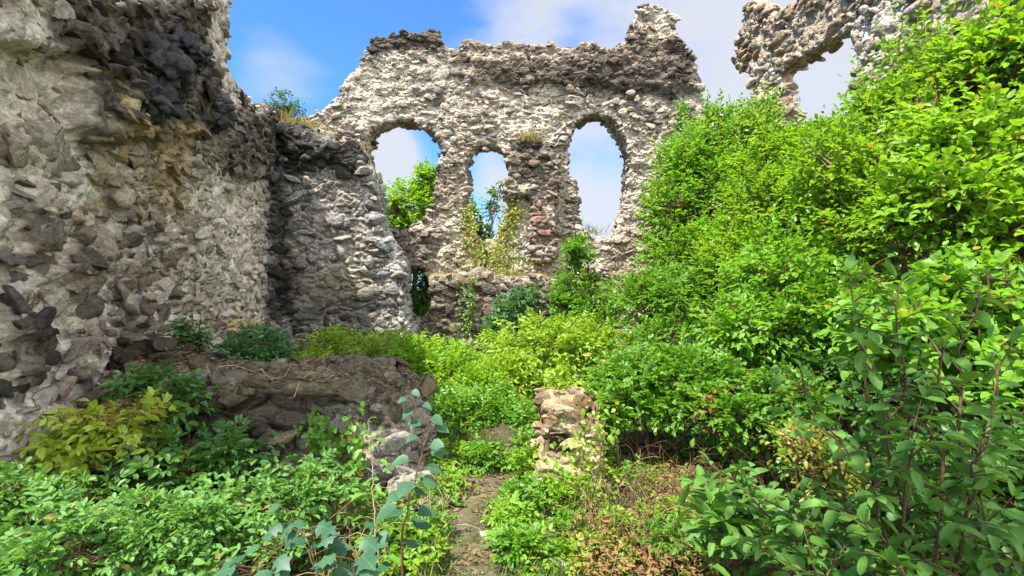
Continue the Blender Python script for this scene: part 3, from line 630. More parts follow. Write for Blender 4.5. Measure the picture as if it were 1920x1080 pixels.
def plant(name, label, cat, blobs, n, leaf, shoot, mat, seed, kind='alt', tmpl=T_SIMPLE, base=None, up=.45, spread=.9, stem=M_TWIG, stem_r=.018, stems=5, twigs=1.0, group=None, clump=.5, droop=.25, sag=.25, fan=1, ratio=.55, jit=.35, inner=.45, nup=.6, trunk=False, extra=None, leaders=0):
    """A shrub, sapling or tree. blobs: (photo x, photo y, depth, half width, half height in photo pixels, half depth in metres) give the crown's masses in space."""
    rng = np.random.default_rng(seed)
    cen, rad = [], []
    for b in blobs:
        cen.append(Wp(b[0], b[1], b[2])); rad.append([b[3] * b[2] / FPX, b[5], b[4] * b[2] / FPX])
    cen, rad = np.array(cen), np.array(rad)
    wt = np.array([(r[0] * r[2] + r[0] * r[1] + r[1] * r[2]) for r in rad]); wt = wt / wt.sum()
    bi = rng.choice(len(cen), n, p=wt)
    # clumps of shoots, then single shoots
    nc = max(6, n // 14)
    cb = rng.choice(len(cen), nc, p=wt); cd = unit(rng.normal(size=(nc, 3))); cr_ = rng.uniform(.55, 1.0, nc)
    d = unit(rng.normal(size=(n, 3))); r = rng.uniform(inner ** 3, 1, n) ** (1 / 3)
    isC = rng.random(n) < clump
    ci = rng.integers(0, nc, n)
    dd = np.where(isC[:, None], unit(cd[ci] + rng.normal(size=(n, 3)) * .22), d)
    rr = np.where(isC, cr_[ci] * rng.uniform(.82, 1.08, n), r); bi = np.where(isC, cb[ci], bi)
    tip = cen[bi] + dd * rad[bi] * rr[:, None]
    g = gz(tip[:, 0], tip[:, 1]); ok = tip[:, 2] > g + .04
    tip, dd, bi, isC = tip[ok], dd[ok], bi[ok], isC[ok]; n = len(tip)
    outw = unit(dd / rad[bi])
    D = unit(outw * spread + np.array([0, 0, up]) + rng.normal(size=(n, 3)) * jit)
    if base is None:
        x0, y0 = cen[:, 0].mean(), cen[:, 1].mean(); base = (x0, y0)
    bz = gz1(*base); root = tag(empty(name, (base[0], base[1], bz)), label, cat, group)
    L0, m = shoot
    L = L0 * rng.uniform(.65, 1.35, n)
    if leaders:                                                         # long young shoots standing clear of the crown
        sc_ = tip[:, 2] - (base is not None) * 0 + rng.normal(size=n) * .45 * rad[:, 2].max(); q = np.argsort(-sc_)[:leaders]
        L[q] *= rng.uniform(1.5, 2.4, leaders); D[q] = unit(D[q] * .45 + np.array([0, 0, 1.0]) + rng.normal(size=(leaders, 3)) * .25); tip[q] += D[q] * L[q][:, None] * .35
    P0 = tip - D * L[:, None] * .8
    # main stems: from the base up into each mass
    paths, rads = [], []
    nodes = []
    B0 = np.array([base[0], base[1], bz - .05])
    ns = max(stems, len(cen))
    for i in range(ns):
        j = i % len(cen)
        b0 = B0 + np.array([rng.normal() * .10 * (not trunk), rng.normal() * .10 * (not trunk), 0]) * min(1.5, rad[:, 0].max())
        e = cen[j] + rng.normal(size=3) * rad[j] * .42
        mid = b0 * .5 + e * .5 + np.array([0, 0, .25 * (e[2] - b0[2])]) + rng.normal(size=3) * .06 * np.linalg.norm(e - b0)
        p = bez(b0, mid, e, 9); h = np.linalg.norm(e - b0)
        p[1:-1] += rng.normal(size=(7, 3)) * .012 * h
        rr0 = stem_r * rng.uniform(.7, 1.15) * (1.0 if not trunk or i else 1.6)
        paths.append(p); rads.append(np.linspace(rr0, rr0 * .35, 9)); nodes.append(p[3:])
    nodes = np.concatenate(nodes)
    if twigs > 0:
        pick = np.where(rng.random(n) < twigs)[0]
        for q in pick:
            dv = nodes - P0[q]; k = np.argmin((dv * dv).sum(1) + (dv[:, 2] > 0) * .3); a = nodes[k]
            pth = bez(a, a * .4 + P0[q] * .6 + np.array([0, 0, -.02]), P0[q], 4); hh = stem_r * .28
            end = tip[q] - np.array([0, 0, sag * L[q] * .5])
            paths.append(np.concatenate([pth, [P0[q] + D[q] * L[q] * .5 - [0, 0, sag * L[q] * .2], end]])); rads.append(np.array([hh, hh * .8, hh * .7, hh * .6, hh * .4, hh * .15]))
    tubes('trunk' if trunk else 'stems', paths, rads, stem, root, 5)
    # leaves along each shoot
    if fan > 1:
        P0 = np.repeat(P0 + D * L[:, None] * .5, fan, 0); Lx = np.repeat(L, fan); D = unit(np.repeat(D, fan, 0) + rng.normal(size=(n * fan, 3)) * .75); L = Lx; n = n * fan
    per = rng.random(n)
    upv = np.array([0, 0, 1.0])
    S = unit(np.cross(D, upv + rng.normal(size=(n, 3)) * .25)); Nn = np.cross(S, D)
    Nn = unit(Nn * nup + upv * (1 - nup) + rng.normal(size=(n, 3)) * .18)
    Bl, Ll, Nl, ll, rl = [], [], [], [], []
    for j in range(m):
        if kind == 'alt': ts = [((j + .6) / m, 1 if j % 2 else -1)]
        else: ts = [((j + .8) / m, 1), ((j + .8) / m, -1)]
        for t, sg in ts:
            tj = t + rng.normal(size=n) * .03
            pos = P0 + D * (L * tj)[:, None] - upv * (sag * L * tj * tj)[:, None]
            a = R(62) - R(26) * t + rng.normal(size=n) * .18
            ld = D * np.cos(a)[:, None] + S * (sg * np.sin(a))[:, None] + rng.normal(size=(n, 3)) * .16; ld[:, 2] -= droop * rng.uniform(.3, 1.6, n)
            nv = Nn + rng.normal(size=(n, 3)) * .28 + S * (sg * -.15)
            sz = leaf[0] * (.62 + .5 * np.sin(PI * (.15 + .75 * t))) * rng.uniform(.7, 1.25, n)
            Bl.append(pos); Ll.append(ld); Nl.append(nv); ll.append(sz); rl.append(np.clip(.25 + .5 * per + rng.normal(size=n) * .2, 0, 1))
    pos = P0 + D * L[:, None] - upv * (sag * L)[:, None]; ld = D + rng.normal(size=(n, 3)) * .2; ld[:, 2] -= droop + sag * .7
    Bl.append(pos); Ll.append(ld); Nl.append(Nn + rng.normal(size=(n, 3)) * .2); ll.append(leaf[0] * rng.uniform(.7, 1.1, n)); rl.append(np.clip(.4 + .5 * per, 0, 1))
    Bl, Ll, Nl, ll, rl = (np.concatenate(q) for q in (Bl, Ll, Nl, ll, rl))
    global NLEAF; NLEAF += len(Bl)
    leaves('crown' if trunk else 'foliage', Bl, Ll, Nl, ll, ratio, tmpl, mat, root, rng, rl)
    if extra: extra(root, rng, tip, D)
    return root
NLEAF = 0
# --- trees beyond the back wall
GB = 'trees growing beyond the back wall'
plant('tree', 'bright leafy tree seen through the left arched window', 'tree', [(770, 392, 20, 66, 62, 1.4), (800, 340, 20, 32, 44, .9), (735, 430, 20, 60, 60, 1.4), (800, 440, 20, 60, 60, 1.4)], 2000, (.13, 0), (.5, 7), G_BRIGHT, 101, trunk=True, stem=M_BARK, stem_r=.12, group=GB, twigs=.3)
plant('tree', 'slender darker tree seen through the narrow middle window', 'tree', [(885, 408, 17, 34, 46, .7), (900, 440, 17, 44, 30, .8), (925, 372, 17, 14, 34, .3), (870, 470, 17, 50, 50, .8)], 420, (.12, 0), (.45, 6), G_MID, 102, trunk=True, stem=M_BARK, stem_r=.07, group=GB, twigs=.6)
plant('shrub', 'shaded shrub filling the low ragged hole in the back wall', 'shrub', [(778, 520, 15.9, 64, 76, .7), (780, 600, 15.8, 60, 40, .7)], 900, (.12, 0), (.4, 6), G_MID, 103, stem=M_BARK)

# --- right-hand thicket
GR = 'saplings and shrubs crowding the right side of the courtyard'
plant('sapling', 'tall leafy sapling against the right end of the back wall', 'sapling', [(1300, 300, 10.6, 80, 70, .8), (1350, 240, 10.8, 60, 50, .7), (1260, 380, 10.4, 66, 70, .8), (1380, 360, 10.2, 110, 110, 1.0), (1290, 470, 10, 100, 80, 1.0)], 2500, (.078, 0), (.42, 9), G_FRESH, 111, group=GR, clump=.3, leaders=60, stem_r=.03, up=.75, stems=9, twigs=.7)
plant('sapling', 'arching sapling in front of the broken arch pier', 'sapling', [(1450, 290, 9, 80, 60, .8), (1425, 225, 9.4, 36, 44, .4), (1530, 280, 8.4, 70, 60, .8), (1460, 390, 8.4, 120, 100, 1.0), (1400, 480, 8.2, 110, 90, 1.0)], 2500, (.076, 0), (.45, 9), G_BRIGHT, 112, group=GR, clump=.3, leaders=70, stem_r=.026, up=.8, stems=10, twigs=.8)
plant('sapling', 'tall sapling with arching branches against the arch opening', 'sapling', [(1640, 210, 6.8, 60, 80, .6), (1690, 230, 6.4, 80, 90, .8), (1580, 310, 6.4, 110, 90, .8), (1730, 130, 6.4, 50, 70, .6), (1650, 400, 6, 130, 100, .9)], 1600, (.08, 0), (.48, 10), G_BRIGHT, 113, group=GR, clump=.3, leaders=60, stem_r=.032, stem=M_PALE, up=.8, stems=11, twigs=1)
plant('sapling', 'nearest bright sapling with the largest leaves towering at the edge of the thicket', 'sapling', [(1850, 110, 4.6, 80, 100, .6), (1900, 50, 4.4, 60, 110, .6), (1830, 260, 4.4, 140, 120, .7), (1740, 350, 4.4, 110, 90, .7), (1890, 400, 4.1, 110, 110, .7)], 1150, (.08, 0), (.46, 10), G_BRIGHT, 114, group=GR, leaders=30, stem_r=.022, up=.75, stems=11, twigs=1, tmpl=T_OVAL)
plant('shrub', 'dense green shrub sloping down below the saplings towards the yellow bush', 'shrub', [(1230, 560, 9, 100, 70, .9), (1330, 560, 8.4, 130, 90, 1.0), (1250, 640, 8, 110, 60, .9)], 1300, (.085, 0), (.34, 7), G_MID, 115, group=GR, leaders=20, stems=8, twigs=.4)
plant('shrub', 'broad bright shrub in the middle of the thicket', 'shrub', [(1480, 500, 6.4, 130, 80, .8), (1560, 560, 5.8, 120, 80, .8), (1430, 600, 6.0, 130, 70, .8)], 1100, (.085, 0), (.38, 8), G_FRESH, 116, group=GR, clump=.3, leaders=30, stems=9, twigs=.6)
plant('shrub', 'shrub with broad pale leaves behind the dark foreground sapling', 'shrub', [(1680, 600, 3.6, 110, 80, .5), (1830, 560, 3.6, 120, 110, .5), (1900, 700, 3.2, 90, 120, .5)], 600, (.072, 0), (.32, 7), G_FRESH, 117, group=GR, stems=8, twigs=.8, tmpl=T_HEART, ratio=.75)
plant('shrub', 'small leaved shrub overhanging the dark hollow beside the wall stub', 'shrub', [(1190, 700, 5.4, 90, 56, .6), (1290, 700, 5.2, 110, 60, .6), (1150, 770, 4.9, 36, 60, .3), (1250, 750, 5.0, 90, 34, .4)], 1500, (.055, 0), (.26, 7), G_MID, 118, group=GR, kind='opp', stems=9, twigs=.35, ratio=.6)
plant('shrub', 'loose shrub with pale rounded leaves at the edge of the dark hollow', 'shrub', [(1370, 760, 4.6, 90, 60, .5), (1470, 800, 4.2, 60, 60, .4), (1480, 730, 4.4, 80, 60, .5)], 520, (.06, 0), (.3, 7), G_MID, 119, group=GR, stems=9, twigs=.8, ratio=.65)
plant('shrub', 'yellowing shrub glowing behind the dark foreground sapling', 'shrub', [(1545, 860, 3.1, 60, 66, .3), (1500, 820, 3.3, 50, 40, .3)], 170, (.045, 0), (.22, 6), G_YEL, 120, stems=6, twigs=.6, ratio=.55)
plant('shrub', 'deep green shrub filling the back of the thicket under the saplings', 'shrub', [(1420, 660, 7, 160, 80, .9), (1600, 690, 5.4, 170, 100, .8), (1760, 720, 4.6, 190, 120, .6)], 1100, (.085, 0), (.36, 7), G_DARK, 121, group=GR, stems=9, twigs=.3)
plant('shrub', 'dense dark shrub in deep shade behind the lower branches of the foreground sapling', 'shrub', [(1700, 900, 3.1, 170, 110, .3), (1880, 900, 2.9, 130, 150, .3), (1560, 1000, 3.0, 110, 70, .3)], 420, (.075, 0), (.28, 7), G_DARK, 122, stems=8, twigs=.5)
plant('shrub', 'leafy green bush at the end of the path before the yellow green shrub', 'shrub', [(900, 730, 7.6, 60, 60, .6), (930, 790, 7.0, 50, 50, .5)], 1000, (.065, 0), (.26, 7), G_BRIGHT, 123, stems=8, twigs=.3)
# --- dark sapling close to the camera
def branchy(name, label, cat, base, tips, leaf, mat, seed, tmpl=T_SERR, ratio=.5, r=.011, gap=.045, twig=.11, tl=.26, stem=M_TWIG, fork=.35):
    """open sapling: explicit branches from a base, alternate leaves and leafy side twigs along each"""
    rng = np.random.default_rng(seed); bz = gz1(*base); b = np.array([base[0], base[1], bz - .03]); root = tag(empty(name, (base[0], base[1], bz)), label, cat)
    paths, rads, Bs, Ls, Ns, Sz = [], [], [], [], [], []
    def leafrow(p, f0, step, scale):
        seg = np.linalg.norm(np.diff(p, axis=0), axis=1); tot = seg.sum(); cum = np.concatenate([[0], np.cumsum(seg)]); k = 0; d = f0 * tot
        while d <= tot:
            q = np.array([np.interp(d, cum, p[:, c]) for c in range(3)]); q2 = np.array([np.interp(min(d + .02, tot), cum, p[:, c]) for c in range(3)]); q1 = np.array([np.interp(max(d - .02, 0), cum, p[:, c]) for c in range(3)])
            T = unit(q2 - q1); S = unit(np.cross(T, [0, 0, 1.0]) + rng.normal(size=3) * .35); sg = 1 if k % 2 else -1
            ld = T * rng.uniform(.3, .8) + S * sg + rng.normal(size=3) * .2; ld[2] = ld[2] * .5 - rng.uniform(-.1, .45)
            Bs.append(q + unit(ld) * .012); Ls.append(ld); Ns.append(np.array([0, 0, 1.0]) + rng.normal(size=3) * .28); Sz.append(leaf * scale * rng.uniform(.6, 1.2) * (1 - .35 * (d / tot) ** 3))
            d += step * rng.uniform(.7, 1.3); k += 1
        e = p[-1]; 
        for _ in range(2): Bs.append(e); Ls.append(unit(p[-1] - p[-2]) + rng.normal(size=3) * .5); Ns.append(np.array([0, -.2, 1.0]) + rng.normal(size=3) * .3); Sz.append(leaf * scale * rng.uniform(.45, .8))
    for (px, py, Y) in tips:
        e = Wp(px, py, Y); h = np.linalg.norm(e - b); mid = b * .5 + e * .5 + np.array([(b[0] - e[0]) * .15, 0, .16 * h]) + rng.normal(size=3) * .05
        b0 = b + rng.normal(size=3) * np.array([.12, .10, 0]); p = bez(b0, mid, e, 12); p[1:-1] += rng.normal(size=(10, 3)) * .012
        paths.append(p); rads.append(np.linspace(r, r * .25, 12) * rng.uniform(.6, 1.1)); leafrow(p, .55, gap * 1.3, 1.0)
        d = .28
        while d < .95:
            q = np.array([np.interp(d * 11, np.arange(12), p[:, c]) for c in range(3)]); T = unit(e - b0); a = rng.uniform(0, 2 * PI)
            dv = unit(np.array([math.cos(a), math.sin(a) * .8, rng.uniform(-.05, .6)]) + T * .5); L = tl * rng.uniform(.5, 1.3) * (1.15 - .5 * d)
            t_ = bez(q, q + dv * L * .5 + [0, 0, .03], q + dv * L - [0, 0, .02], 6); paths.append(t_); rads.append(np.linspace(r * .35, r * .1, 6)); leafrow(t_, .25, gap, .95)
            d += twig / h * rng.uniform(.6, 1.3)
    tubes('stems', paths, rads, stem, root, 6)
    leaves('foliage', np.array(Bs), np.array(Ls), np.array(Ns), np.array(Sz), ratio, tmpl, mat, root, rng)
    return root
branchy('sapling', 'dark green sapling with large toothed leaves close in front of the thicket', 'sapling', (1.55, 2.05),
        [(1590, 505, 2.25), (1690, 525, 2.2), (1838, 535, 2.1), (1500, 690, 2.2), (1330, 870, 2.15), (1440, 940, 2.05), (1900, 640, 2.0), (1380, 1010, 1.95), (1610, 640, 2.0), (1770, 650, 1.9), (1560, 800, 1.85), (1700, 800, 1.8), (1860, 800, 1.8),
         (1480, 1060, 1.8), (1620, 980, 1.7), (1760, 960, 1.65), (1900, 930, 1.7), (1680, 1060, 1.6), (1840, 1070, 1.6), (1560, 900, 2.2), (1930, 760, 2.3)], .095, G_SHINE, 131, gap=.038)
plant('sapling', 'young sapling with dark pointed leaves leaning over the dry brush', 'sapling', [(1370, 900, 2.9, 50, 66, .2), (1420, 980, 2.8, 70, 70, .25), (1340, 960, 2.7, 40, 60, .2)], 60, (.10, 0), (.3, 6), G_SHINE, 132, tmpl=T_SERR, stems=5, stem_r=.008, up=.9, ratio=.48, clump=.1, inner=.2)

# --- centre
plant('shrub', 'large yellow green shrub in full sun in the middle of the courtyard', 'shrub', [(1010, 670, 9, 130, 92, .9), (950, 725, 8.2, 84, 84, .8), (1090, 650, 9.4, 86, 70, .9), (1050, 750, 8.0, 100, 70, .7)], 2300, (.10, 0), (.34, 7), G_LIME, 141, stems=9, twigs=.3, droop=.45, ratio=.42)
plant('shrub', 'bluish green shrub at the foot of the back wall below the vines', 'shrub', [(960, 590, 12.3, 46, 50, .6), (935, 620, 12.1, 36, 34, .5), (990, 560, 12.5, 34, 30, .4)], 520, (.09, 0), (.3, 6), G_BLUE, 142, stems=6, twigs=.4)
plant('tree', 'small young tree with tiered branches in front of the right window', 'tree', [(1085, 470, 11.6, 44, 34, .4), (1080, 520, 11.6, 46, 30, .5), (1120, 560, 11.4, 60, 36, .6), (1060, 560, 11.4, 40, 30, .5), (1100, 600, 11.2, 74, 40, .7)], 800, (.085, 0), (.34, 7), G_MID, 143, trunk=True, stem=M_BARK, stem_r=.03, stems=7, twigs=.6)
# --- left of the path, behind the low wall
GL = 'low bushes growing behind the low wall'
plant('shrub', 'bright low bush along the foot of the corner wall', 'shrub', [(640, 662, 10.6, 90, 56, .9), (720, 662, 10.4, 70, 50, .9), (590, 700, 9.6, 70, 50, .8)], 1100, (.075, 0), (.28, 7), G_LIME, 151, group=GL, stems=8, twigs=.3)
plant('shrub', 'bright low bush spreading in front of the ragged hole', 'shrub', [(790, 680, 9.2, 80, 64, .9), (850, 710, 8.6, 74, 78, .8), (720, 740, 8.0, 80, 50, .8)], 1700, (.07, 0), (.28, 7), G_BRIGHT, 152, group=GL, stems=8, twigs=.3)
plant('shrub', 'deep green bush beside the path behind the end of the low wall', 'shrub', [(860, 790, 6.4, 80, 76, .6), (836, 860, 5.9, 64, 60, .5), (920, 780, 6.9, 60, 70, .6)], 1700, (.06, 0), (.24, 7), G_MID, 153, group=GL, stems=8, twigs=.3)
plant('shrub', 'dark bush on the far side of the path below the yellow green shrub', 'shrub', [(960, 800, 6.6, 60, 70, .5), (985, 850, 5.6, 40, 56, .35), (1010, 790, 6.2, 50, 56, .4)], 1100, (.055, 0), (.22, 7), G_MID, 154, stems=7, twigs=.3)
plant('shrub', 'bluish shrub between the left wall and the low wall', 'shrub', [(480, 650, 7.2, 60, 44, .5), (440, 670, 6.8, 36, 34, .4), (520, 670, 7.4, 30, 30, .4)], 560, (.075, 0), (.26, 6), G_BLUE, 155, stems=6, twigs=.4)
plant('weed', 'thin straggly weed rooted in the foot of the left wall', 'weed', [(355, 630, 5.7, 40, 48, .2), (400, 660, 5.8, 26, 30, .2)], 130, (.055, 0), (.24, 6), G_BLUE, 156, stems=6, twigs=1, base=(-3.35, 5.8))
# --- elder and other shrubs in the left foreground
def umbels(root, rng, tip, D):
    k = np.argsort(-tip[:, 2])[:max(10, len(tip) // 5)]
    P = np.repeat(tip[k], 60, 0); n = len(P)
    off = rng.normal(size=(n, 3)) * np.array([.035, .035, .012]); 
    leaves('seed_heads', P + off + [0, 0, .03], rng.normal(size=(n, 3)) + [0, 0, .3], rng.normal(size=(n, 3)), rng.uniform(.008, .016, n), .9, T_SIMPLE, G_BRONZE, root, rng)
plant('elder_bush', 'elder bush with bronze seed heads leaning on the left wall', 'bush', [(190, 800, 3.5, 90, 40, .25), (260, 790, 3.6, 80, 36, .25), (150, 830, 3.4, 50, 30, .2), (230, 850, 3.5, 110, 50, .3)], 130, (.07, 0), (.18, 3), G_ELDER, 161, kind='opp', fan=2, stems=6, twigs=1, droop=.4, ratio=.52, tmpl=T_OVAL, extra=umbels, stem_r=.01)
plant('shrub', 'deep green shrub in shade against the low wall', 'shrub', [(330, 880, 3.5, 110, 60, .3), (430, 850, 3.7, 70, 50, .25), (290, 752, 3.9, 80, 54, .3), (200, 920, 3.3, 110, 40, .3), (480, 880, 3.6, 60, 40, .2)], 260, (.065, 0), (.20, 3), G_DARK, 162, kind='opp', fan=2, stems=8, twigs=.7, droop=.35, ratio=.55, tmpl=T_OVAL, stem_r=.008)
plant('shrub', 'pale green elder shrub in sun in the corner below the left wall', 'shrub', [(70, 980, 2.7, 110, 60, .3), (30, 920, 2.8, 60, 40, .25), (150, 1040, 2.5, 120, 60, .3), (240, 990, 2.8, 80, 50, .25)], 330, (.044, 0), (.14, 3), G_SHEEN, 163, clump=.8, inner=.2, kind='opp', fan=2, stems=8, twigs=.6, droop=.3, ratio=.52, tmpl=T_OVAL, stem_r=.008)
plant('shrub', 'fresh green shrub with compound leaves below the low wall', 'shrub', [(420, 960, 3.0, 100, 46, .3), (540, 930, 3.2, 90, 46, .25), (620, 890, 3.4, 60, 36, .2), (330, 1010, 2.7, 110, 60, .3), (460, 1050, 2.6, 110, 50, .3), (650, 940, 3.2, 60, 50, .2)], 480, (.045, 0), (.15, 3), G_SHEEN, 164, clump=.85, kind='opp', fan=2, stems=9, twigs=.6, droop=.3, ratio=.5, tmpl=T_OVAL, stem_r=.008)
plant('shrub', 'dark leaved seedling at the foot of the pale plastered left wall', 'shrub', [(30, 910, 3.1, 50, 34, .15)], 26, (.10, 0), (.22, 4), G_BLUE, 165, stems=4, tmpl=T_SERR, ratio=.6, stem_r=.006)
# large lobed leaf plant and the tall single stem
def single(name, label, cat, path, ln, mat, seed, tmpl, ratio, nl, stem=M_TWIG, r=.006, side=.7, tdrop=.5, pet=.05, start=.05):
    rng = np.random.default_rng(seed); p = np.array(path, float); K = 24
    t = np.linspace(0, len(p) - 1, K); pp = np.stack([np.interp(t, np.arange(len(p)), p[:, i]) for i in range(3)], 1); pp[1:-1] += rng.normal(size=(K - 2, 3)) * .004
    root = tag(empty(name, tuple(pp[0])), label, cat)
    Bs, Ls, Ns, Sz, paths, rads = [], [], [], [], [pp], [np.linspace(r, r * .35, K)]
    for i in range(nl):
        f = start + (1 - start) * i / (nl - 1); q = np.array([np.interp(f * (K - 1), np.arange(K), pp[:, c]) for c in range(3)])
        a = (PI if i % 2 else 0) + rng.normal() * .55; dv = np.array([math.cos(a) * side, math.sin(a) * side - .15, .25])
        e_ = q + unit(dv) * pet * (1.2 - .5 * f); paths.append(bez(q, q * .5 + e_ * .5 + [0, 0, .01], e_, 4)); rads.append(np.full(4, r * .3))
        Bs.append(e_); Ls.append(unit(dv) + np.array([0, 0, -tdrop * rng.uniform(.6, 1.5)])); Ns.append(np.array([0, -.35, 1.0]) + rng.normal(size=3) * .25); Sz.append(ln * (1.1 - .6 * f ** 2) * rng.uniform(.85, 1.12))
    tubes('stems', paths, rads, stem, root, 6)
    leaves('foliage', np.array(Bs), np.array(Ls), np.array(Ns), np.array(Sz), ratio, tmpl, mat, root, rng)
    return root
def pts(l): return [Wp(*q) for q in l]
single('climber', 'tall upright climber with broad heart shaped leaves in front of the low wall', 'climber', pts([(752, 1130, 2.35), (755, 1000, 2.37), (768, 930, 2.4), (790, 860, 2.43), (752, 800, 2.5), (768, 742, 2.52)])[:4] + pts([(806, 800, 2.5), (762, 736, 2.52)]), .095, G_CLIMB, 171, T_HEART, .8, 25)
single('climber', 'shorter yellow stemmed climber beside the tall climber', 'climber', pts([(720, 1120, 2.5), (705, 1020, 2.55), (700, 940, 2.6), (698, 860, 2.65), (690, 790, 2.7)]), .07, G_MID, 172, T_OVAL, .55, 15, M_PALE, .005)
for i, (lab, l) in enumerate((('plant with large maple shaped leaves at the bottom of the left shrubs', [(600, 1110, 2.3), (580, 1030, 2.35), (545, 960, 2.4)]),
                ('maple leaved plant standing nearest the tall climber', [(660, 1120, 2.2), (665, 1050, 2.25), (650, 985, 2.35)]), ('lowest maple leaved plant spreading towards the corner shrubs', [(500, 1130, 2.1), (480, 1070, 2.15), (530, 1020, 2.2)]))):
    single('seedling', lab, 'plant', pts(l), .11, G_CLIMB, 175 + i, T_LOBE, 1.0, 12, r=.005, pet=.09)
#--PART3--
# ------------------------------------------------------------------ vines, tufts, herbs, brush, stones
def vine(name, label, path, spread, n, leaf, mat, seed, cat='vine', tmpl=T_OVAL, ratio=.7, out=.06, stem=M_TWIG, face=(0, -1, .35), strands=4, r=.008, dn=.5):
    rng = np.random.default_rng(seed); p = np.array([Wp(*q) for q in path]); K = 16
    t = np.linspace(0, len(p) - 1, K); sm = np.stack([np.interp(t, np.arange(len(p)), p[:, i]) for i in range(3)], 1)
    root = tag(empty(name, tuple(sm[0])), label, cat)
    s = spread * p[:, 1].mean() / FPX
    paths = [sm + np.cumsum(rng.normal(size=(K, 3)) * s * .18, 0) * [1, .25, 1] for _ in range(strands)]
    tubes('stems', paths, [np.linspace(r, r * .4, K) for _ in paths], stem, root, 5)
    A = np.array(paths); k = rng.integers(0, strands, n); f = rng.random(n) * (K - 1); i0 = np.minimum(f.astype(int), K - 2); w = (f - i0)[:, None]
    B = A[k, i0] * (1 - w) + A[k, i0 + 1] * w
    gsd = rng.normal(size=(n, 3)) * np.array([s * .5, out, s * .5]); B = B + gsd - np.array(face) * 0 + np.array([0, -out * .6, 0])
    Ld = rng.normal(size=(n, 3)) * .8 + [0, -.3, -dn]; Nd = np.array(face, float) + rng.normal(size=(n, 3)) * .35
    leaves('foliage', B, Ld, Nd, leaf * rng.uniform(.6, 1.3, n), ratio, tmpl, mat, root, rng)
    return root
vine('ivy', 'yellowish ivy climbing the right jamb of the narrow middle window', [(962, 366, 13.9), (958, 400, 13.9), (948, 440, 13.85), (925, 465, 13.8)], 18, 420, .07, G_VINE, 201)
vine('ivy', 'thin ivy strand down the left jamb of the narrow middle window', [(876, 385, 13.95), (880, 430, 13.9), (886, 470, 13.85)], 12, 200, .08, G_VINE, 202)
vine('ivy', 'spreading yellow ivy on the ledge below the middle window', [(872, 470, 13.75), (905, 485, 13.6), (935, 500, 13.5), (958, 520, 13.4)], 32, 640, .062, G_VINE, 203)
vine('ivy', 'ivy strand hanging down the dark forward footing', [(884, 520, 13.15), (878, 550, 13.1), (882, 580, 13.1), (872, 610, 13.1), (880, 640, 13.1)], 10, 200, .07, G_MID, 204)
vine('ivy', 'ivy streamer hanging near the top right shoulder of the back wall', [(1282, 190, 13.85), (1276, 225, 13.85), (1282, 262, 13.85), (1274, 290, 13.85)], 12, 260, .085, G_MID, 205)
vine('ivy', 'dark ivy sprays fringing the right edge inside the middle window', [(940, 340, 14.3), (930, 375, 14.3), (938, 405, 14.3)], 9, 60, .08, G_DARK, 206)
vine('ivy', 'small green tuft of creeper high on the black facing', [(312, 6, 5.95), (318, 24, 5.92)], 9, 60, .05, G_MID, 207)
vine('creeper', 'creeper with leaves in fives hanging on the middle of the low wall', [(598, 780, 4.15), (596, 815, 4.13), (604, 850, 4.1)], 26, 130, .055, G_MID, 208, r=.004)
vine('creeper', 'creeper with leaves in fives hanging near the end of the low wall', [(668, 785, 4.15), (655, 815, 4.12), (670, 850, 4.1), (640, 870, 4.05)], 30, 150, .055, G_MID, 209, r=.004)
vine('creeper', 'sparse creeper trailing over the sunlit wall stub', [(1120, 760, 4.05), (1105, 810, 4.03), (1085, 850, 4.0), (1090, 900, 3.95)], 40, 170, .04, G_LIME, 210, r=.004, stem=M_PALE)
def tuft(name, label, px, py, Y, n, h, sx, sy, mat, seed, cat='grass tuft', wd=.05):
    rng = np.random.default_rng(seed); c = Wp(px, py, Y); root = tag(empty(name, tuple(c)), label, cat)
    B = c + rng.normal(size=(n, 3)) * np.array([sx, sy, .02]); B[:, 2] -= .03
    Ld = rng.normal(size=(n, 3)) * np.array([.45, .45, .2]) + [0, 0, 1]
    leaves('foliage', B, Ld, rng.normal(size=(n, 3)) + [0, -.3, 0], h * rng.uniform(.4, 1.2, n), wd, T_BLADE, mat, root, rng)
    return root
tuft('grass_tuft', 'dry straw coloured grass on the ledge where the two walls meet', 548, 246, 12.9, 420, .42, .34, .2, G_DRY, 221)
tuft('grass_tuft', 'greenish grass clump beside the ledge shrub at the wall corner', 520, 226, 13.2, 260, .40, .20, .15, G_GRASS, 222)
tuft('grass_tuft', 'dry grass trailing on the sloping edge of the corner ledge', 640, 280, 12.8, 260, .25, .32, .12, G_DRY, 223)
tuft('grass_tuft', 'small tuft of bronze grass on top of the pilaster', 992, 266, 13.75, 240, .30, .16, .08, G_DRY, 224)
tuft('grass_tuft', 'pale wispy grass on the sill of the right arched window', 1112, 440, 14.2, 70, .35, .24, .15, G_GRASS, 225)
tuft('grass_tuft', 'dead grass lying along the ledge under the middle window', 960, 520, 13.5, 360, .22, .5, .15, G_DRY, 226)
tuft('grass_tuft', 'faded grass on the left end of the ledge under the middle window', 845, 518, 13.5, 160, .20, .3, .1, G_DRY, 227)
plant('shrub', 'wispy little shrub growing on top of the wall corner against the sky', 'shrub', [(530, 190, 13, 30, 24, .35), (500, 200, 13, 22, 14, .25), (556, 205, 13, 20, 14, .25)], 90, (.075, 0), (.28, 6), G_BLUE, 231, base=(-5.55, 13), stems=7, stem_r=.012, twigs=1, up=.9)

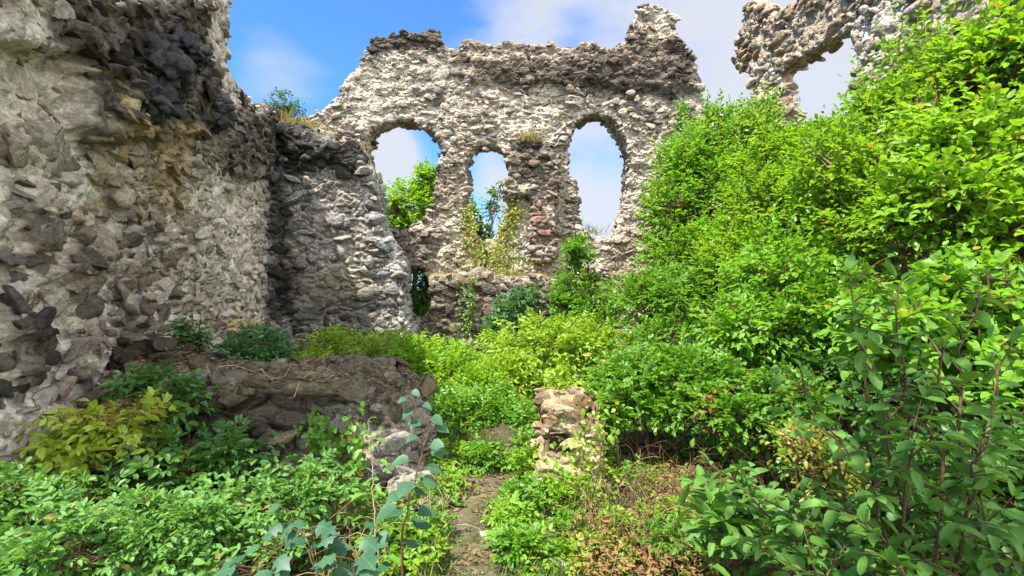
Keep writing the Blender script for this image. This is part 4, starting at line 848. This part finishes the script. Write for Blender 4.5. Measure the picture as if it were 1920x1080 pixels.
def low(name, label, px, py, w, h, n, leaf, mat, seed, cat='plant', kind='opp', tmpl=T_OVAL, fan=2, group=None, shoot=(.10, 2), **kw):
    Y = 1650 / (py - 540); x = (px - 960) / FPX * Y; z = gz1(x, Y)
    b = [(px, 540 + (EYE - z - h * .5) / Y * FPX, Y, w / Y * FPX, h * .5 / Y * FPX, w * .8)]
    return plant(name, label, cat, b, n, (leaf, 0), shoot, mat, seed, kind=kind, tmpl=tmpl, base=(x, Y), stems=6, stem_r=.004, twigs=.8, fan=fan, group=group, inner=.1, droop=.2, up=.8, nup=.5, **kw)
GH = 'low plants along the dirt path'
herbs = [(985, 960, .24, .22, 90, .042, G_MID, 'low clump of small green leaves at the foot of the wall stub'), (960, 1000, .20, .20, 70, .04, G_BRIGHT, 'low clump of leaves on the path side of the flat stone'),
         (1060, 960, .26, .26, 100, .045, G_BRIGHT, 'leafy clump in sun just right of the wall stub base'), (1110, 930, .22, .34, 100, .042, G_LIME, 'yellowish clump climbing at the right side of the wall stub'),
         (968, 1052, .16, .18, 70, .04, G_MID, 'low clump hugging the right edge of the path near the viewer'), (1010, 1060, .18, .16, 60, .04, G_BRIGHT, 'small bright clump below the flat stone'),
         (1180, 1030, .24, .24, 90, .042, G_BRIGHT, 'bright clump in the dry brush nearest the viewer'), (1250, 990, .22, .26, 80, .04, G_LIME, 'pale clump among the dry brush'),
         (1130, 1070, .2, .18, 70, .04, G_LIME, 'yellow green clump at the bottom of the dry brush'), (1290, 1060, .26, .3, 90, .045, G_MID, 'green clump between the dry brush and the dark sapling'),
         (1200, 930, .2, .25, 60, .038, G_MID, 'clump in front of the dark hollow'), (795, 1015, .18, .2, 80, .04, G_MID, 'low clump on the left edge of the path'),
         (762, 1068, .22, .24, 90, .045, G_BRIGHT, 'bright clump left of the path nearest the viewer'), (740, 1050, .22, .26, 90, .042, G_MID, 'clump under the tall climber'),
         (790, 960, .18, .2, 60, .036, G_MID, 'small clump below the broken end of the low wall'), (845, 925, .22, .16, 70, .034, G_BRIGHT, 'fine clump at the far left bend of the path'),
         (905, 885, .24, .26, 110, .04, G_MID, 'clump closing over the far end of the path'), (850, 880, .2, .24, 90, .038, G_BRIGHT, 'clump left of the far end of the path'),
         (990, 900, .2, .25, 80, .04, G_BRIGHT, 'clump beside the path behind the wall stub'), (690, 1000, .22, .3, 80, .042, G_MID, 'clump between the lobed plants and the low wall'), (1080, 1010, .15, .15, 50, .036, G_MID, 'small clump right of the flat stone')]
for i, (px, py, w, h, n, lf, mt, lab) in enumerate(herbs):
    low('herb', lab, px, py, w, h, n, lf, mt, 300 + i, group=GH)

def rock(name, label, px, py, Y, r, seed, pal, cat='stone', rot=0, lift=.3):
    c = Wp(px, py, Y); z = gz1(c[0], c[1]); loc = (c[0], c[1], z + r[2] * lift)
    root = tag(empty(name, (c[0], c[1], z)), label, cat)
    bm = bmesh.new(); bmesh.ops.create_icosphere(bm, subdivisions=4, radius=1)
    P = np.array([v.co[:] for v in bm.verts]); F = np.array([[v.index for v in f.verts] for f in bm.faces]); bm.free()
    rng = np.random.default_rng(seed); nrm = unit(rng.normal(size=(14, 3))); cut = rng.uniform(.55, .85, 14)
    for a, b in zip(nrm, cut): P = P - a * np.maximum(P @ a - b, 0)[:, None]
    P = P * (1 + .10 * (fbm(P * 3 + seed, seed, 4) - .5))[:, None] * np.array(r); cz, sz = math.cos(rot), math.sin(rot)
    P = np.stack([P[:, 0] * cz - P[:, 1] * sz, P[:, 0] * sz + P[:, 1] * cz, P[:, 2]], 1) + np.array(loc)
    k = fbm(P * 9, seed, 4)[:, None]; colr = lin(pal[0]) * k + lin(pal[1]) * (1 - k)
    quads_mesh('stone_body', P, F, M_NEAR, root, smooth=False, attrs={'col': ('FLOAT_COLOR', colr)})
    return root
BRN = ((.17, .12, .085), (.24, .18, .13)); GRY = ((.20, .18, .15), (.30, .27, .23))
rock('stone', 'flat topped reddish brown slab lying among the herbs right of the path', 1005, 1020, 3.4, (.13, .09, .085), 1, BRN, rot=.1, lift=.7)
rock('stone', 'rough grey stone half buried at the bottom right of the path', 1045, 1065, 3.15, (.09, .08, .06), 2, GRY)
rock('stone', 'flat weathered stone at the base of the sunlit wall stub', 1000, 922, 4.15, (.12, .1, .05), 3, GRY, lift=.6)
rock('stone', 'fallen brown stone below the broken end of the low wall', 812, 940, 3.95, (.12, .1, .10), 4, ((.22, .17, .11), (.30, .24, .16)), lift=.5)
rock('stone', 'small pale stone on the dirt path', 905, 1008, 3.53, (.035, .03, .03), 5, ((.45, .42, .36), (.55, .5, .44)))
rock('stone', 'little white pebble in the dry brush', 1112, 998, 3.5, (.022, .02, .03), 6, ((.7, .68, .62), (.75, .72, .68)))
rock('stone', 'brown stone at the left edge of the path near the climbers', 770, 1030, 3.2, (.09, .08, .07), 7, BRN)
rock('stone', 'dark rock at the foot of the forward footing of the back wall', 875, 645, 12.7, (.36, .3, .2), 8, ((.06, .05, .045), (.12, .10, .085)), lift=.6)

# countless small stuff
rng = np.random.default_rng(900)
def brush(name, label, areas, n, mat, seed, h=(.12, .55), r=.0028):
    rng = np.random.default_rng(seed); paths, rads = [], []
    for k in range(n):
        a = areas[rng.integers(0, len(areas))]; x, y = rng.uniform(a[0], a[1]), rng.uniform(a[2], a[3]); z = gz1(x, y)
        an = rng.uniform(0, 2 * PI); H = rng.uniform(*h); d = np.array([math.cos(an), math.sin(an), 0]) * rng.uniform(.2, 1.0) * H
        p = bez(np.array([x, y, z - .01]), np.array([x, y, z + H * rng.uniform(.5, 1.3)]) + d * .3, np.array([x, y, z]) + d + [0, 0, H * rng.uniform(.1, 1)], 7)
        p[1:-1] += rng.normal(size=(5, 3)) * .008; paths.append(p); rads.append(np.linspace(r, r * .4, 7) * rng.uniform(.6, 1.5))
    return tag(tubes(name, paths, rads, mat, None, 4), label, kind='stuff')
brush('dry_brush', 'tangle of dead brown stems right of the wall stub', [(.45, 1.35, 2.9, 3.7), (.7, 1.9, 3.5, 4.6)], 420, M_TWIG, 901)
brush('dry_stalks', 'straw coloured dead stalks among the low plants', [(.4, 1.3, 2.8, 4.2), (-1.1, -.4, 2.6, 3.8)], 160, M_PALE, 902)
def scatter(name, label, n, area, ln, ratio, tm, mat, seed, flat=True, avoid=0, lift=0.0):
    rng = np.random.default_rng(seed); x = rng.uniform(area[0], area[1], n); y = rng.uniform(area[2], area[3], n)
    P_ = np.stack([x, y, 0 * x], 1); keep = fbm(P_ * 1.6, seed, 3) > .42
    pcx = np.interp(y, pc[:, 1], pc[:, 0]); keep &= (np.abs(x - pcx) > avoid * rng.uniform(.3, 1.2, n)); x, y = x[keep], y[keep]; n = len(x)
    B = np.stack([x, y, gz(x, y) + (.018 if flat else 0)], 1)
    if flat: Ld = rng.normal(size=(n, 3)) * [1, 1, .15]; Nd = rng.normal(size=(n, 3)) * .25 + [0, 0, 1]
    else: Ld = rng.normal(size=(n, 3)) * [.5, .5, .1] + [0, 0, 1]; Nd = rng.normal(size=(n, 3))
    B[:, 2] += lift * rng.random(n)
    o = leaves(name, B, Ld, Nd, ln * rng.uniform(.5, 1.3, n), ratio, tm, mat, None, rng)
    return tag(o, label, kind='stuff')
scatter('leaf_litter', 'brown dead leaves littering the ground under the brush', 9000, (-2, 3, 2.4, 7), .045, .6, T_SIMPLE, G_LITTER, 903)
scatter('dead_twigs', 'straw and twig bits littering the path and brush', 5000, (-1.2, 2, 2.4, 5.5), .09, .05, T_BLADE, G_DRY, 904)
scatter('grass', 'short green grass along the edges of the dirt path', 15000, (-1.1, .75, 2.5, 6.5), .09, .07, T_BLADE, G_GRASS, 905, False, .30)
scatter('ground_cover', 'carpet of small green leaves under the shrubs', 36000, (-2.4, 4.8, 2.2, 12), .06, .65, T_SIMPLE, G_MID, 906, True, .34)
scatter('dead_undergrowth', 'rusty brown withered leaves standing in the dry brush', 4200, (.35, 1.5, 2.7, 4.4), .04, .4, T_SIMPLE, G_WITHER, 908, True, lift=.22)
scatter('path_grass', 'thin grass and clover creeping over the path', 5000, (-.6, .3, 2.6, 6.0), .05, .12, T_BLADE, G_GRASS, 909, False, 0)
# litter and roots on top of the low wall
from mathutils.bvhtree import BVHTree
def drop_on(root, x, y, z0):
    bpy.context.view_layer.update()
    ob = root.children[0]; bv = BVHTree.FromObject(ob, bpy.context.evaluated_depsgraph_get()); M = ob.matrix_world; Mi = M.inverted(); z = np.full(len(x), np.nan)
    for i in range(len(x)):
        h = bv.ray_cast(Mi @ Vector((x[i], y[i], z0)), Vector((0, 0, -1)))
        if h[0] is not None: z[i] = (M @ h[0]).z
    return z
rng = np.random.default_rng(907); n = 2600
x = rng.uniform(-3.3, -.72, n); y = rng.uniform(4.15, 5.5, n); z = drop_on(fl, x, y, 3.0); k = np.nan_to_num(z) > .6; x, y, z = x[k], y[k], z[k]; n = len(x)
tag(leaves('wall_litter', np.stack([x, y, z + .008], 1), rng.normal(size=(n, 3)) * [1, 1, .2], rng.normal(size=(n, 3)) * .4 + [0, 0, 1], .04 * rng.uniform(.4, 1.5, n), .5, T_SIMPLE, G_LITTER, None, rng), 'dead leaves and straw on top of the low wall', kind='stuff')
rp = []
for (x0, x1, y0) in ((-2.05, -1.85, 4.5), (-1.75, -1.5, 4.45), (-2.6, -2.2, 4.6)):
    xs = np.linspace(x0, x1, 9); ys = y0 + .25 * np.sin(np.linspace(0, 2.5, 9) + x0); zz = drop_on(fl, xs, ys, 3.0); rp.append(np.stack([xs, ys, np.where(np.isnan(zz), .82, np.maximum(zz, .76)) + .02 + .03 * np.sin(np.linspace(0, PI, 9))], 1))
tag(tubes('dry_roots', rp, [np.linspace(.007, .003, 9)] * len(rp), M_PALE, None, 5), 'pale dry roots lying over the top of the low wall', kind='stuff')
# withered branch with rusty leaves in the overhanging shrub
def dead(label, px, py, Y, seed, n=26):
    rng = np.random.default_rng(seed); c = Wp(px, py, Y); root = tag(empty('withered_branch', tuple(c)), label, 'branch')
    e = c + np.array([.18, -.1, .12]); p = bez(c, (c + e) / 2 + [0, 0, .05], e, 8); tubes('stems', [p], [np.linspace(.005, .002, 8)], M_TWIG, root)
    B = p[rng.integers(2, 8, n)] + rng.normal(size=(n, 3)) * .03
    leaves('foliage', B, rng.normal(size=(n, 3)) + [0, 0, -.8], rng.normal(size=(n, 3)) + [0, -.5, .3], .05 * rng.uniform(.7, 1.3, n), .5, T_SIMPLE, G_RUST, root, rng)
dead('withered twig with rusty orange leaves hanging over the dark hollow', 1300, 765, 4.55, 951)
dead('smaller withered twig of brown leaves lower in the overhanging shrub', 1285, 790, 4.5, 952, 14)
# unseen tree added behind the viewer so that its crown shades the foreground sapling
def behind(pos, r, n, seed):
    rng = np.random.default_rng(seed); b = np.array([-2.2, -2.6, 0.0]); root = tag(empty('tree', tuple(b)), 'unseen leafy tree added behind the viewer to shade the foreground sapling', 'tree')
    P = np.array(pos); n_ = n
    paths = [bez(b, b + [0, .2, 4.0], P - [0, 0, .3], 12)]; rads = [np.linspace(.13, .04, 12)]
    for k in range(16):
        e = P + rng.normal(size=3) * r * .5; paths.append(bez(P - [.3, .4, .6], (P + e) / 2, e, 12)); rads.append(np.linspace(.03, .008, 12))
    tubes('trunk', paths, rads, M_BARK, root, 7)
    B = P + unit(rng.normal(size=(n_, 3))) * (rng.random(n_) ** .4)[:, None] * np.array([r, r, r * .6])
    leaves('crown', B, rng.normal(size=(n_, 3)), rng.normal(size=(n_, 3)) * .5 + [0, 0, 1], .10, .6, T_SIMPLE, G_MID, root, rng)
tgt = np.array([1.75, 1.95, .9]) + 4.7 * np.array(SUN) / SUN.z
behind(tgt, 1.05, 1000, 960)
